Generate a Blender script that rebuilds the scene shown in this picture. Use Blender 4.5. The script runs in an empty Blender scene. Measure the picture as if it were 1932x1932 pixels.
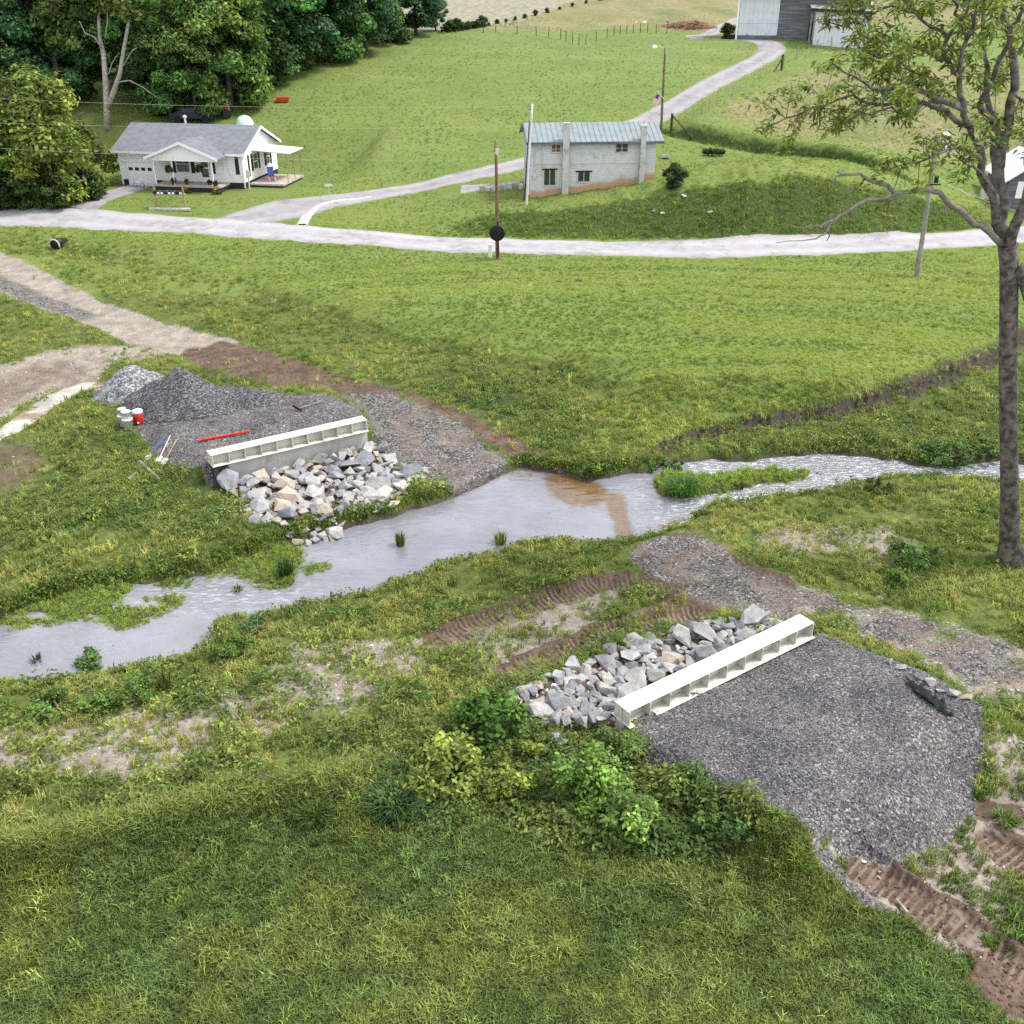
import bpy, bmesh, math, random
import numpy as np
from mathutils import Vector, Matrix, noise as mnoise
R = math.radians
random.seed(7); rng = np.random.default_rng(7)
sc = bpy.context.scene
COL = sc.collection

# ------------------------------------------------------------------ camera, sky, sun, exposure
PITCH, FOV, CAMH = 28.0, 54.0, 20.0
cam = bpy.data.cameras.new('camera'); cam.angle = R(FOV); cam.clip_end = 3000; cam.clip_start = 0.1
cam.sensor_fit = 'HORIZONTAL'
camo = bpy.data.objects.new('camera', cam); COL.objects.link(camo)
camo.location = (0, 0, CAMH); camo.rotation_euler = (R(90 - PITCH), 0, 0)
sc.camera = camo

SUN_EL, SUN_AZ = 56.0, 82.0            # azimuth from +Y towards +X: the sun stands high on the right, veiled by cloud
world = bpy.data.worlds.new('World'); sc.world = world; world.use_nodes = True
wn, wl = world.node_tree.nodes, world.node_tree.links
bg = wn['Background']; bg.inputs['Strength'].default_value = 0.105
sky = wn.new('ShaderNodeTexSky'); sky.sky_type = 'NISHITA'; sky.sun_disc = False
sky.sun_elevation = R(SUN_EL); sky.sun_rotation = R(SUN_AZ)
sky.air_density = 1.0; sky.dust_density = 3.0; sky.ozone_density = 1.0
hs = wn.new('ShaderNodeHueSaturation'); hs.inputs['Saturation'].default_value = 0.30
hs.inputs['Value'].default_value = 1.0
wl.new(sky.outputs[0], hs.inputs['Color'])
cloud = wn.new('ShaderNodeMix'); cloud.data_type = 'RGBA'; cloud.inputs[0].default_value = .65; 
tcw = wn.new('ShaderNodeTexCoord'); mpw = wn.new('ShaderNodeMapping'); mpw.inputs['Scale'].default_value = (1.6, 1.6, 4.0); wl.new(tcw.outputs['Generated'], mpw.inputs[0])
cn = wn.new('ShaderNodeTexNoise'); cn.inputs['Scale'].default_value = 1.7; cn.inputs['Detail'].default_value = 4; wl.new(mpw.outputs[0], cn.inputs['Vector'])
cr = wn.new('ShaderNodeValToRGB'); cr.color_ramp.elements[0].position = .36; cr.color_ramp.elements[0].color = (.42, .44, .50, 1); cr.color_ramp.elements[1].position = .62; cr.color_ramp.elements[1].color = (.92, .92, .95, 1); wl.new(cn.outputs['Fac'], cr.inputs[0])
cs = wn.new('ShaderNodeVectorMath'); cs.operation = 'SCALE'; cs.inputs['Scale'].default_value = 9.0; wl.new(cr.outputs[0], cs.inputs[0]); wl.new(cs.outputs[0], cloud.inputs[7])   # broken cloud sheet
wl.new(hs.outputs[0], cloud.inputs[6]); wl.new(cloud.outputs[2], bg.inputs['Color'])

sun = bpy.data.lights.new('sun', 'SUN'); sun.energy = 1.5; sun.angle = R(12); sun.color = (1.0, 0.965, 0.91)
suno = bpy.data.objects.new('sun', sun); COL.objects.link(suno)
sd = Vector((math.sin(R(SUN_AZ)) * math.cos(R(SUN_EL)), math.cos(R(SUN_AZ)) * math.cos(R(SUN_EL)), math.sin(R(SUN_EL))))
suno.rotation_euler = sd.to_track_quat('Z', 'Y').to_euler(); suno.location = (0, 60, 80)

vs = sc.view_settings
vs.view_transform = 'Standard'; vs.look = 'None'; vs.gamma = 1.0; vs.exposure = 1.42
vs.use_curve_mapping = False
sc.render.engine = 'CYCLES'
sc.cycles.max_bounces = 5; sc.cycles.diffuse_bounces = 2; sc.cycles.glossy_bounces = 2
sc.cycles.transmission_bounces = 3; sc.cycles.transparent_max_bounces = 4
sc.cycles.caustics_reflective = False; sc.cycles.caustics_refractive = False
sc.cycles.use_denoising = False
sc.cycles.sample_clamp_direct = 2.5; sc.cycles.sample_clamp_indirect = 2.0

# ------------------------------------------------------------------ small maths: camera rays and the lie of the land
CP, SP = math.cos(R(PITCH)), math.sin(R(PITCH))
FPX = 966 / math.tan(R(FOV / 2))

def ray(px, py):
    x = (np.asarray(px, float) - 966) / FPX; v = (966 - np.asarray(py, float)) / FPX
    return x, CP + v * SP, -SP + v * CP

def project(X, Y, Z):
    dz = Z - CAMH
    dep = Y * CP - dz * SP
    return 966 + FPX * X / dep, 966 - FPX * (Y * SP + dz * CP) / dep

def un(px, py, z):                      # a point of the picture on the level z
    x, y, d = ray(px, py); s = (z - CAMH) / d
    return np.stack([x * s, y * s, np.zeros_like(s) + z], -1)

def P(px, py, Y):                       # a point of the picture at the distance Y
    x, y, d = ray(px, py); s = Y / y
    return Vector((float(x * s), float(Y), float(CAMH + d * s)))

_prof = np.array([(0, 1.0), (13, 1.0), (18, .93), (25, .70), (35, .65), (42.3, .72), (51, 1.44), (59, 1.85), (71.5, 2.44),
                  (78, 2.7), (84, 3.0), (93, 3.7), (101, 5.6), (110, 8.4), (122, 11.0), (139, 13.2), (146, 13.8), (158, 14.4),
                  (170, 16.6), (190, 20), (230, 27.5), (300, 44), (450, 75), (700, 120)])
_ys = np.linspace(0, 700, 7001)
_zs = np.interp(_ys, _prof[:, 0], _prof[:, 1])
_k = np.hanning(61); _k /= _k.sum()
_zs = np.convolve(np.pad(_zs, 30, mode='edge'), _k, mode='valid')
_py = project(0, np.maximum(_ys, .5), _zs)[1]
_sel = _ys >= 6
_pyM, _yM = _py[_sel][::-1], _ys[_sel][::-1]
_pyM = np.maximum.accumulate(_pyM + np.arange(len(_pyM)) * 1e-6)

def Z0(Y): return np.interp(Y, _ys, _zs)
def Yof(my): return np.interp(my, _pyM, _yM)
def to_map(X, Y):
    return project(X, Y, Z0(Y))
def from_map(mx, my):
    Y = Yof(my); z = Z0(Y); dep = Y * CP - (z - CAMH) * SP
    return (mx - 966) / FPX * dep, Y

def smooth(a, b, x):
    t = np.clip((x - a) / (b - a), 0, 1); return t * t * (3 - 2 * t)

def vnoise(x, y, seed=0):
    x = np.asarray(x, float); y = np.asarray(y, float)
    tab = np.random.default_rng(100 + seed).random((256, 256))
    xi = np.floor(x).astype(int); yi = np.floor(y).astype(int); fx = x - xi; fy = y - yi
    fx = fx * fx * (3 - 2 * fx); fy = fy * fy * (3 - 2 * fy)
    a = tab[xi & 255, yi & 255]; b = tab[(xi + 1) & 255, yi & 255]
    c = tab[xi & 255, (yi + 1) & 255]; d = tab[(xi + 1) & 255, (yi + 1) & 255]
    return (a * (1 - fx) + b * fx) * (1 - fy) + (c * (1 - fx) + d * fx) * fy

def fbm(x, y, seed=0, oct=4):
    s = 0; a = .5; n = 0
    for i in range(oct):
        s = s + a * vnoise(np.asarray(x) * 2 ** i + 17.3 * i, np.asarray(y) * 2 ** i + 5.1 * i, seed + i); n += a; a *= .5
    return s / n

# grid over the land: columns fan out from the viewer, rows crowd where the land is seen flat
MX = np.arange(-760, 2700, 4.0)
MYlo = float(np.interp(560, _ys, _py))
MY = np.concatenate([np.linspace(MYlo, -60, 50)[:-1], np.arange(-60, 2100, 3.0), np.arange(2100, 3000, 12.0)])
GMX, GMY = np.meshgrid(MX, MY)
GX, GY = from_map(GMX, GMY)
NR, NC = GMX.shape

def wpoly(pts, z=None):                # picture outline -> world outline, on the land or on a level
    pts = np.array(pts, float)
    if z is None:
        X, Y = from_map(pts[:, 0], pts[:, 1]); return np.stack([X, Y], -1)
    return un(pts[:, 0], pts[:, 1], z)[:, :2]

def mpoly(pts, z=None):
    w = wpoly(pts, z); a, b = to_map(w[:, 0], w[:, 1]); return np.stack([a, b], -1)

def inside(x, y, poly):
    r = np.zeros(x.shape, bool); n = len(poly)
    for i in range(n):
        x0, y0 = poly[i]; x1, y1 = poly[(i + 1) % n]
        if y0 == y1: continue
        c = ((y0 > y) != (y1 > y)) & (x < (x1 - x0) * (y - y0) / (y1 - y0) + x0)
        r ^= c
    return r

def blur(a, rx, ry=None):
    ry = rx if ry is None else ry
    for ax, r in ((1, rx / 4.0), (0, ry / 3.0)):
        r = int(round(r))
        if r < 1: continue
        for _ in range(2):
            p = [(0, 0), (0, 0)]; p[ax] = (r + 1, r)
            c = np.cumsum(np.pad(a, p, mode='edge'), axis=ax)
            n = a.shape[ax]
            if ax: a = (c[:, 2 * r + 1:2 * r + 1 + n] - c[:, :n]) / (2 * r + 1)
            else: a = (c[2 * r + 1:2 * r + 1 + n] - c[:n]) / (2 * r + 1)
    return a

_w1 = fbm(GMX / 38, GMY / 38, 3) - .5; _w2 = fbm(GMX / 38, GMY / 38, 9) - .5
_w3 = vnoise(GMX / 9, GMY / 9, 13) - .5; _w4 = vnoise(GMX / 9, GMY / 9, 14) - .5

def mask(pts, z=None, soft=6, rough=24, fine=8):
    m = mpoly(pts, z)
    return blur(inside(GMX + _w1 * rough + _w3 * fine, GMY + _w2 * rough * .7 + _w4 * fine * .7, m).astype(float), soft)

def line_dist(pts, z=None):            # distance to a centre line in metres, the way along it
    w = wpoly(pts, z); best = np.full(GX.shape, 1e9); u = np.zeros(GX.shape); side = np.zeros(GX.shape); acc = 0
    for a, b in zip(w[:-1], w[1:]):
        d = b - a; L = math.hypot(*d); d = d / L
        t = (GX - a[0]) * d[0] + (GY - a[1]) * d[1]; s = (GX - a[0]) * -d[1] + (GY - a[1]) * d[0]
        tc = np.clip(t, 0, L); dist = np.hypot(t - tc, s)
        k = dist < best; best = np.where(k, dist, best); u = np.where(k, acc + tc, u); side = np.where(k, s, side); acc += L
    return best, u, side, acc

# ---- masks of what covers the land
WATER_Z = 0.10
creek_poly = [(-500, 1200), (-200, 1195), (0, 1187), (60, 1180), (150, 1170), (180, 1170), (225, 1195), (290, 1165), (345, 1140), (352, 1100),
              (440, 1090), (470, 1085), (500, 1112), (555, 1102), (560, 1080), (622, 1062), (576, 1040), (576, 1008), (640, 998), (740, 973), (860, 935),
              (905, 918), (935, 903), (975, 880), (1040, 890), (1110, 908), (1150, 898), (1180, 893), (1235, 888), (1262, 872), (1340, 866),
              (1400, 870), (1480, 862), (1560, 855), (1620, 862), (1690, 865), (1720, 880), (1800, 882), (1860, 868), (1932, 875), (2400, 865),
              (2400, 935), (1932, 919), (1850, 916), (1700, 907), (1620, 921), (1560, 936), (1480, 946), (1420, 958), (1380, 966), (1310, 985),
              (1300, 1000), (1260, 1012), (1235, 1022), (1180, 1037), (1130, 1045), (1060, 1035), (1000, 1040), (930, 1060), (870, 1070), (830, 1080), (800, 1100),
              (740, 1115), (700, 1135), (620, 1145), (550, 1165), (500, 1178), (470, 1180), (410, 1190), (405, 1225), (385, 1250), (330, 1270),
              (280, 1275), (200, 1290), (150, 1297), (60, 1310), (0, 1325), (-500, 1430)]
m_creek = np.maximum(mask(creek_poly, WATER_Z, soft=7, rough=12, fine=12), mask([(-300, 1150), (0, 1172), (60, 1140), (200, 1098), (340, 1096), (470, 1050), (560, 1015), (620, 1050), (600, 1080), (500, 1120), (360, 1150), (230, 1200), (0, 1200), (-300, 1205)], WATER_Z, soft=7, rough=20, fine=12))
isl = np.maximum(mask([(1232, 905), (1262, 890), (1340, 892), (1420, 884), (1528, 882), (1522, 902), (1420, 915), (1360, 930), (1300, 938), (1245, 933)], .2, soft=4, rough=12),
                 mask([(1322, 955), (1350, 942), (1400, 942), (1402, 950), (1350, 962)], .2, soft=3, rough=8))
isl = np.maximum(isl, mask([(-300, 1278), (0, 1282), (70, 1288), (40, 1305), (0, 1316), (-300, 1330)], .2, soft=4, rough=10))
mats = np.maximum(mask([(-300, 1140), (0, 1165), (60, 1130), (200, 1085), (335, 1085), (360, 1098), (340, 1140), (290, 1162), (230, 1190), (180, 1166), (60, 1180), (-300, 1190)], .2, soft=5, rough=18),
                  mask([(372, 1085), (400, 1060), (480, 1040), (565, 1005), (575, 1040), (560, 1080), (560, 1102), (490, 1114), (465, 1088)], .2, soft=5, rough=18))
mats = np.maximum(mats, mask([(560, 1072), (580, 1062), (622, 1060), (618, 1072), (575, 1082)], .2, soft=3, rough=6))
mats = mats * smooth(.36, .50, fbm(GX / 1.5, GY / .8, 97) + .07)
wetgrass = np.maximum(isl, mats)

# ---- relief
DZ = (fbm(GX / 5, GY / 5, 21) - .5) * .34 + (fbm(GX / 1.1, GY / 1.1, 31) - .5) * .16
DZ += (fbm(GX / 22, GY / 22, 41) - .5) * .9 * smooth(84, 130, GY)
tame = np.zeros_like(DZ)               # where the ground is graded flat

A1, A2 = un(393, 855, 2.05), un(688, 788, 2.05)
B1, B2 = un(1172, 1333, 1.9), un(1523, 1166, 1.9)
def frame_of(a, b):
    d = (b - a)[:2]; L = math.hypot(*d); d = d / L; return a[:2], d, L
aO, aD, aL = frame_of(A1, A2); bO, bD, bL = frame_of(B1, B2)
def ts(O, D, X, Y): return (X - O[0]) * D[0] + (Y - O[1]) * D[1], (X - O[0]) * -D[1] + (Y - O[1]) * D[0]
tA, sA = ts(aO, aD, GX, GY)            # sA > 0 behind the far abutment
tB, sB = ts(bO, bD, GX, GY); sB = -sB  # sB > 0 behind the near one (towards the viewer)

field = mask([(80, 440), (300, 478), (480, 540), (640, 600), (760, 640), (900, 668), (1080, 700), (1200, 745), (1100, 800), (1120, 850), (1230, 842), (1300, 812), (1450, 788), (1600, 768),
              (1720, 738), (1830, 690), (1932, 640), (2400, 470), (2400, 380), (80, 380)], soft=4, rough=20)
fieldS = blur(field, 40)
fieldS = blur(field, 16)
DZ += 1.0 * fieldS * smooth(44, 49, GY) * (1 - smooth(58, 72, GY))
scd, scu, scs, _ = line_dist([(560, 590), (700, 630), (860, 632), (1000, 668), (1120, 700), (1250, 735)])
DZ -= .22 * smooth(-.1, .25, -scs) * np.exp(-np.clip(-scs, 0, 9) / 1.3) * (scd < 4) * smooth(.35, .55, fbm(scu * .35, scu * 0, 91) + .1)
fl_top = [(1232, 850), (1300, 816), (1450, 791), (1600, 771), (1720, 741), (1830, 693), (1932, 643), (2400, 473)]
floodplain = mask(fl_top + [(2400, 930), (1250, 905)], soft=1, rough=16, fine=10)
DZ -= floodplain * np.clip(Z0(GY) - .55, 0, .40)
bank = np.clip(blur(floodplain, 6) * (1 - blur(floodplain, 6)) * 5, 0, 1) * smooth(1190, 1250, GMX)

# mound the block building stands on
mx_amp = np.interp(GMX, [780, 930, 1020, 1150, 1280, 1400, 1560, 1700, 1800, 1950], [0, .75, 1.0, 1.6, 2.9, 3.9, 3.5, 2.3, .9, 0])
edge = np.interp(GMX, [900, 1100, 1400, 1700, 1800], [452, 458, 464, 452, 440])
ramp = smooth(-2, 36, edge - GMY) * (1 - smooth(46, 190, edge - GMY))
DZ += mx_amp * ramp * (1 + (fbm(GMX / 30, GMY / 18, 51) - .5) * .35)
mound_face = np.clip(mx_amp / .9, 0, 1) * (.7 + .6 * fbm(GMX / 40, GMY / 14, 57)) * smooth(0, 8, edge - GMY) * (1 - smooth(26, 42, edge - GMY))
hd_, hu_, hs_, hL_ = line_dist([(1255, 243), (1330, 264), (1400, 277), (1480, 294), (1550, 318), (1620, 347), (1700, 388)])
DZ += 1.1 * smooth(.1, .9, np.where(hs_ > 0, hd_, -hd_)) * np.exp(-np.clip(np.where(hs_ > 0, hd_, 0), 0, 60) / 9.0) * smooth(0, 3, hu_) * (1 - smooth(hL_ - 9, hL_ - 1, hu_)) - .45 * np.exp(-(hd_ / .6) ** 2) * (1 - smooth(hL_ - 5, hL_ - 1, hu_))
hillditch = np.exp(-(hd_ / .75) ** 2)
# far abutment fill
gA = smooth(-1.6, .1, tA) * (1 - smooth(aL - .1, aL + 1.6, tA))
DZ += .78 * gA * smooth(-.06, .06, sA - .12) * (1 - smooth(2.5, 9, sA))
DZ -= .12 * gA * smooth(-6, -.3, sA) * (sA < 0)
# near abutment fill
gB = smooth(-1.0, .25, tB) * (1 - smooth(bL + .3, bL + 2.2, tB))
padB = gB * smooth(-.06, .06, sB - .12) * (1 - smooth(5.6, 8.1, sB + .35 * np.sin(tB * 1.3)))
DZ += padB * (.55 + .10 * (fbm(GX / 1.6, GY / 1.6, 61) - .5)) + padB * .70 * smooth(.5, 4.2, sB)
# berm between lawn and weedy slope
bd, bu, bs, _ = line_dist([(-300, 1690), (0, 1640), (140, 1618), (240, 1597), (360, 1565), (480, 1532), (580, 1515), (700, 1490), (790, 1475)])
berm = np.exp(-(bd / .8) ** 2) * (.58 + .35 * (fbm(bu * .7, bu * 0, 71) - .5)) * (1 - smooth(690, 830, GMX))
DZ += berm + .20 * smooth(0, 1.0, np.where(bs > 0, bd, 0)) * (1 - smooth(3, 9, bd)) * (GMX < 800) * (bs > 0)
# machine tracks
TR = [([(800, 1232), (850, 1205), (930, 1165), (1040, 1130), (1130, 1105), (1225, 1098)], .44), ([(930, 1292), (1040, 1242), (1130, 1202), (1230, 1172), (1350, 1160)], .46),
      ([(1560, 1600), (1660, 1660), (1760, 1720), (1860, 1785), (1990, 1850)], .5), ([(1822, 1545), (1900, 1600), (2060, 1710)], .5)]
track = np.zeros_like(DZ); track_u = np.zeros_like(DZ); rim = np.zeros_like(DZ)
for pts, hw in TR:
    d, u, s, L = line_dist(pts)
    fade = smooth(0, .8, u) * (1 - smooth(L - .9, L, u))
    m = (1 - smooth(hw * .75, hw * 1.15, d + (_w1 * .5 + _w3 * .25))) * fade * (1 - .5 * smooth(.5, .65, fbm(GX / .7, GY / .7, 85)))
    track_u = np.where(d < 1.2, u, track_u); track = np.maximum(track, m)
    up = s if pts[0][0] < 1500 else s
    r = np.exp(-((up - hw * 1.15 + _w1 * .3) / .17) ** 2) * fade * (d < 1.2)
    rim = np.maximum(rim, r)
    DZ += -.14 * m + .12 * r * (.5 + .9 * vnoise(u * 3, u * 0, 5))
# gravel road lower than its bank
m_road2 = mask([(640, 742), (740, 730), (800, 768), (880, 808), (960, 857), (1000, 885), (935, 912), (880, 927), (800, 892), (720, 842), (690, 792)], soft=12, rough=34, fine=14)
m_pale = mask([(-400, 320), (0, 470), (60, 497), (200, 567), (330, 612), (430, 637), (480, 662), (400, 648), (330, 664), (240, 642), (150, 602), (0, 548), (-400, 420)], soft=5, rough=14)
DZ -= .22 * blur(m_road2, 12) + .25 * blur(m_pale, 14)
ditch_d, ditch_u, _, _ = line_dist([(-200, 452), (0, 452), (120, 462), (260, 482), (420, 500), (600, 512)])
DZ -= .5 * np.exp(-(ditch_d / 1.6) ** 2)
# creek bed, last
tame = np.maximum.reduce([blur(m_road2, 10), blur(m_pale, 10)])
ZG = Z0(GY) + DZ
def flatten(x0, x1, y0, y1, z, soft):
    global ZG
    d = np.maximum(np.maximum(x0 - GX, GX - x1), np.maximum(y0 - GY, GY - y1))
    k = 1 - smooth(0, soft, d); ZG = ZG * (1 - k) + z * k
flatten(-38, -17, 87.5, 101, 3.55, 5)
flatten(25, 47, 136.5, 150, 13.2, 5)
ZG = ZG * (1 - m_creek) + (-.22) * m_creek
ZG = np.where(wetgrass > .02, ZG * (1 - wetgrass) + wetgrass * (.14 + .10 * _w3 + .16 * isl), ZG)
# ford: gravel bed just under the water
ford = mask([(1120, 905), (1240, 890), (1310, 960), (1300, 1010), (1220, 1040), (1150, 1040)], .1, soft=16, rough=20)

PUD = [(-200, 860), (0, 812), (40, 782), (90, 748), (150, 722), (205, 722), (200, 738), (150, 744), (100, 768), (60, 800), (0, 832), (-200, 900)]
m_pud = mask(PUD, 1.0, soft=4, rough=7, fine=5)
PUD_Z = 1.02
ZG = np.where(m_pud > .02, ZG * (1 - np.clip(m_pud * 1.5, 0, 1)) + (PUD_Z - .10) * np.clip(m_pud * 1.5, 0, 1), ZG)
near_pud = blur(m_pud, 40) > .01
ZG = np.where(near_pud & (m_pud < .3), np.maximum(ZG, PUD_Z + .05 + .1 * _w1), ZG)

def bil(A, mx, my):
    ci = np.clip(np.interp(mx, MX, np.arange(NC)), 0, NC - 1.001); ri = np.clip(np.interp(my, MY, np.arange(NR)), 0, NR - 1.001)
    c = ci.astype(int); r = ri.astype(int); fc = ci - c; fr = ri - r
    return (A[r, c] * (1 - fc) + A[r, c + 1] * fc) * (1 - fr) + (A[r + 1, c] * (1 - fc) + A[r + 1, c + 1] * fc) * fr

def height(X, Y):
    mx, my = to_map(np.asarray(X, float), np.asarray(Y, float)); return bil(ZG, mx, my)

def at(px, py):                          # where the ground shows at this point of the photograph
    x, y, d = ray(px, py)
    Ys = np.geomspace(9, 600, 1500); s = Ys / y
    g = height(x * s, Ys) - (CAMH + d * s)
    i = int(np.argmax(g > 0)); i = max(i, 1)
    f = g[i - 1] / (g[i - 1] - g[i]); Yh = Ys[i - 1] + f * (Ys[i] - Ys[i - 1])
    X = float(x * Yh / y); return Vector((X, float(Yh), float(height(X, Yh))))

def mpp(v): return (v[1] * CP - (v[2] - CAMH) * SP) / FPX      # metres per picture pixel there

# ---- more cover masks
m_soil = np.maximum.reduce([
    mask([(330, 656), (400, 642), (480, 657), (560, 682), (640, 707), (740, 724), (765, 748), (700, 748), (640, 742), (560, 740), (480, 718), (420, 707), (370, 692)], soft=7, rough=30),
    mask([(740, 722), (800, 745), (870, 778), (940, 808), (1000, 835), (1075, 872), (1040, 890), (975, 856), (880, 806), (800, 768)], soft=6, rough=20),
    .9 * mask([(1240, 1010), (1300, 1000), (1400, 1050), (1520, 1105), (1500, 1120), (1400, 1095), (1290, 1075), (1200, 1060)], soft=8, rough=24),
    .8 * mask([(1200, 1075), (1280, 1090), (1380, 1120), (1340, 1165), (1230, 1150), (1190, 1110)], soft=10, rough=34),
    mask([(1800, 1850), (1850, 1800), (1932, 1790), (2200, 1850), (2200, 2000), (1850, 1905)], soft=12, rough=40),
    mask([(1795, 1520), (1860, 1505), (1940, 1530), (1930, 1560), (1850, 1545)], soft=6, rough=24),
    .5 * mask([(-200, 712), (0, 700), (120, 668), (200, 690), (160, 715), (90, 742), (0, 790), (-200, 845)], soft=8, rough=24),
    .55 * mask([(0, 838), (60, 830), (105, 880), (70, 925), (0, 940), (-200, 940), (-200, 830)], soft=14, rough=30)])
m_dirt = np.maximum.reduce([
    m_pale,
    .85 * mask([(-300, 700), (0, 692), (100, 662), (250, 642), (335, 662), (200, 692), (180, 716), (100, 732), (0, 795), (-300, 850)], soft=10, rough=30),
    .95 * mask([(1560, 1640), (1700, 1700), (1800, 1790), (1900, 1720), (1960, 1500), (1862, 1400), (1870, 1500), (1800, 1590), (1650, 1615)], soft=18, rough=50),
    .85 * mask([(560, 1205), (800, 1205), (825, 1260), (740, 1330), (560, 1370), (480, 1440), (300, 1490), (0, 1480), (-200, 1400), (0, 1365), (200, 1365), (420, 1300), (480, 1270)], soft=22, rough=70) * (1 - .3 * smooth(.46, .6, fbm(GX / .7, GY / .7, 86))),
    .75 * mask([(1420, 1000), (1540, 980), (1700, 1000), (1760, 1050), (1700, 1080), (1560, 1050), (1450, 1040)], soft=22, rough=60),
    .9 * mask([(0, 1375), (120, 1365), (260, 1395), (160, 1425), (0, 1430)], soft=12, rough=40),
    .7 * mask([(1270, 1020), (1330, 1030), (1440, 1080), (1520, 1110), (1490, 1118), (1390, 1085), (1290, 1050)], soft=6, rough=16),
    .6 * mask([(1180, 1045), (1300, 990), (1340, 1010), (1450, 1072), (1560, 1112), (1700, 1148), (1932, 1212), (2400, 1330), (2400, 1500), (1932, 1345), (1860, 1335), (1720, 1258), (1640, 1205), (1560, 1172), (1400, 1165), (1300, 1135), (1215, 1090)], soft=8, rough=24) * (1 - .45 * smooth(.52, .66, fbm(GX / .9, GY / .9, 83))),
    .95 * mask([(1500, 1625), (1650, 1608), (1800, 1590), (1862, 1500), (1870, 1405), (1960, 1420), (2300, 1500), (2300, 2200), (1990, 1990), (1860, 1900), (1780, 1800), (1660, 1725), (1560, 1680)], soft=12, rough=44) * (1 - .6 * smooth(.48, .62, fbm(GX / 1.1, GY / 1.1, 84))),
    .45 * mask([(0, 838), (60, 830), (105, 880), (70, 925), (0, 940), (-200, 940), (-200, 830)], soft=14, rough=30),
    .75 * mask([(820, 1190), (1100, 1110), (1180, 1110), (1200, 1150), (1000, 1250), (900, 1290)], soft=14, rough=40)])
gravD = np.maximum.reduce([
    mask([(235, 745), (300, 705), (400, 716), (480, 722), (560, 742), (660, 748), (700, 795), (690, 805), (404, 868), (385, 880), (300, 845), (262, 795)], 1.6, soft=4, rough=12),
    mask([(1186, 1382), (1200, 1352), (1552, 1178), (1640, 1212), (1712, 1262), (1790, 1305), (1842, 1330), (1862, 1420), (1852, 1500), (1790, 1570), (1680, 1602), (1500, 1590), (1420, 1560), (1330, 1505), (1240, 1450)], 1.5, soft=4, rough=26, fine=18),
    .8 * mask([(1515, 1640), (1560, 1630), (1640, 1690), (1700, 1720), (1680, 1735), (1600, 1700), (1530, 1665)], soft=7, rough=24)])
gravL = np.maximum.reduce([
    m_road2,
    mask([(1175, 1042), (1240, 1012), (1290, 992), (1330, 1015), (1450, 1085), (1540, 1125), (1700, 1165), (1850, 1205), (1932, 1228), (2400, 1330), (2400, 1450), (1932, 1300), (1840, 1300), (1700, 1232), (1560, 1172), (1400, 1160), (1300, 1125), (1215, 1085)], soft=14, rough=44, fine=14) * (1 - .5 * smooth(.48, .65, fbm(GX / 1.3, GY / 1.3, 81))),
    .8 * mask([(-300, 470), (0, 513), (120, 562), (200, 592), (150, 602), (0, 550), (-300, 480)], soft=5, rough=10)])
m_soil = np.maximum(m_soil, np.maximum(track * .92, rim * .95)) * (1 - gravD)
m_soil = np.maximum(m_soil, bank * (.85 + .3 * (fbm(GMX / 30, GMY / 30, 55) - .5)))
m_soil = np.maximum(m_soil, smooth(.25, .6, m_creek) * (1 - wetgrass) * .6 * (1 - gravL))
gravL = gravL * (1 - gravD)
gravL = np.maximum(gravL, .5 * smooth(.3, .6, m_creek) * (1 - wetgrass))
hdg_d, _, _, _ = line_dist([(830, 62), (900, 54), (1000, 33), (1135, 2), (1250, -25)])
lush = np.maximum.reduce([mound_face * .8, hillditch, 1.0 * np.exp(-(hdg_d / .9) ** 2), .9 * mask([(1250, 870), (1400, 815), (1600, 790), (1932, 700), (2300, 560), (2300, 880), (1850, 850), (1700, 860), (1560, 845), (1400, 858)], soft=14, rough=40),
                          .9 * mask([(-200, 960), (0, 940), (120, 900), (330, 880), (420, 900), (470, 990), (400, 1030), (200, 1000), (0, 1040), (-200, 1060)], soft=16, rough=50),
                          .8 * mask([(740, 700), (900, 680), (1100, 740), (1150, 860), (1000, 830), (860, 770)], soft=20, rough=50),
                          .7 * mask([(100, 800), (250, 790), (290, 860), (200, 900), (100, 860)], soft=14, rough=40),
                          .5 * mask([(-200, 440), (200, 450), (420, 500), (300, 520), (0, 470)], soft=12, rough=30)])
dry = np.maximum.reduce([.8 * mask([(840, -120), (2300, -120), (2300, 60), (1550, 60), (1250, 52), (1060, 62), (900, 60), (820, 40)], soft=8, rough=14) ,
                         .75 * mask([(1300, 240), (1500, 130), (1800, 120), (2300, 100), (2300, 330), (1800, 330), (1500, 280)], soft=25, rough=50)])
far_grey = mask([(700, -300), (960, -30), (1110, -8), (1000, 35), (900, 52), (836, 60), (760, 60), (700, 0)], soft=4, rough=6)
meadow = smooth(88, 100, GY) * (1 - dry)
rank = mask([(740, 1420), (860, 1370), (980, 1390), (1060, 1400), (1180, 1400), (1220, 1450), (1290, 1490), (1430, 1570), (1380, 1600), (1240, 1610), (1080, 1590), (960, 1530), (780, 1540), (700, 1520)], soft=14, rough=40)
stony = np.maximum(mask([(620, 1225), (800, 1200), (830, 1250), (800, 1300), (640, 1310), (560, 1290)], soft=20, rough=40), .6 * mask([(200, 1420), (420, 1340), (600, 1320), (560, 1400), (300, 1460), (0, 1450), (0, 1380)], soft=24, rough=60))
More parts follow.
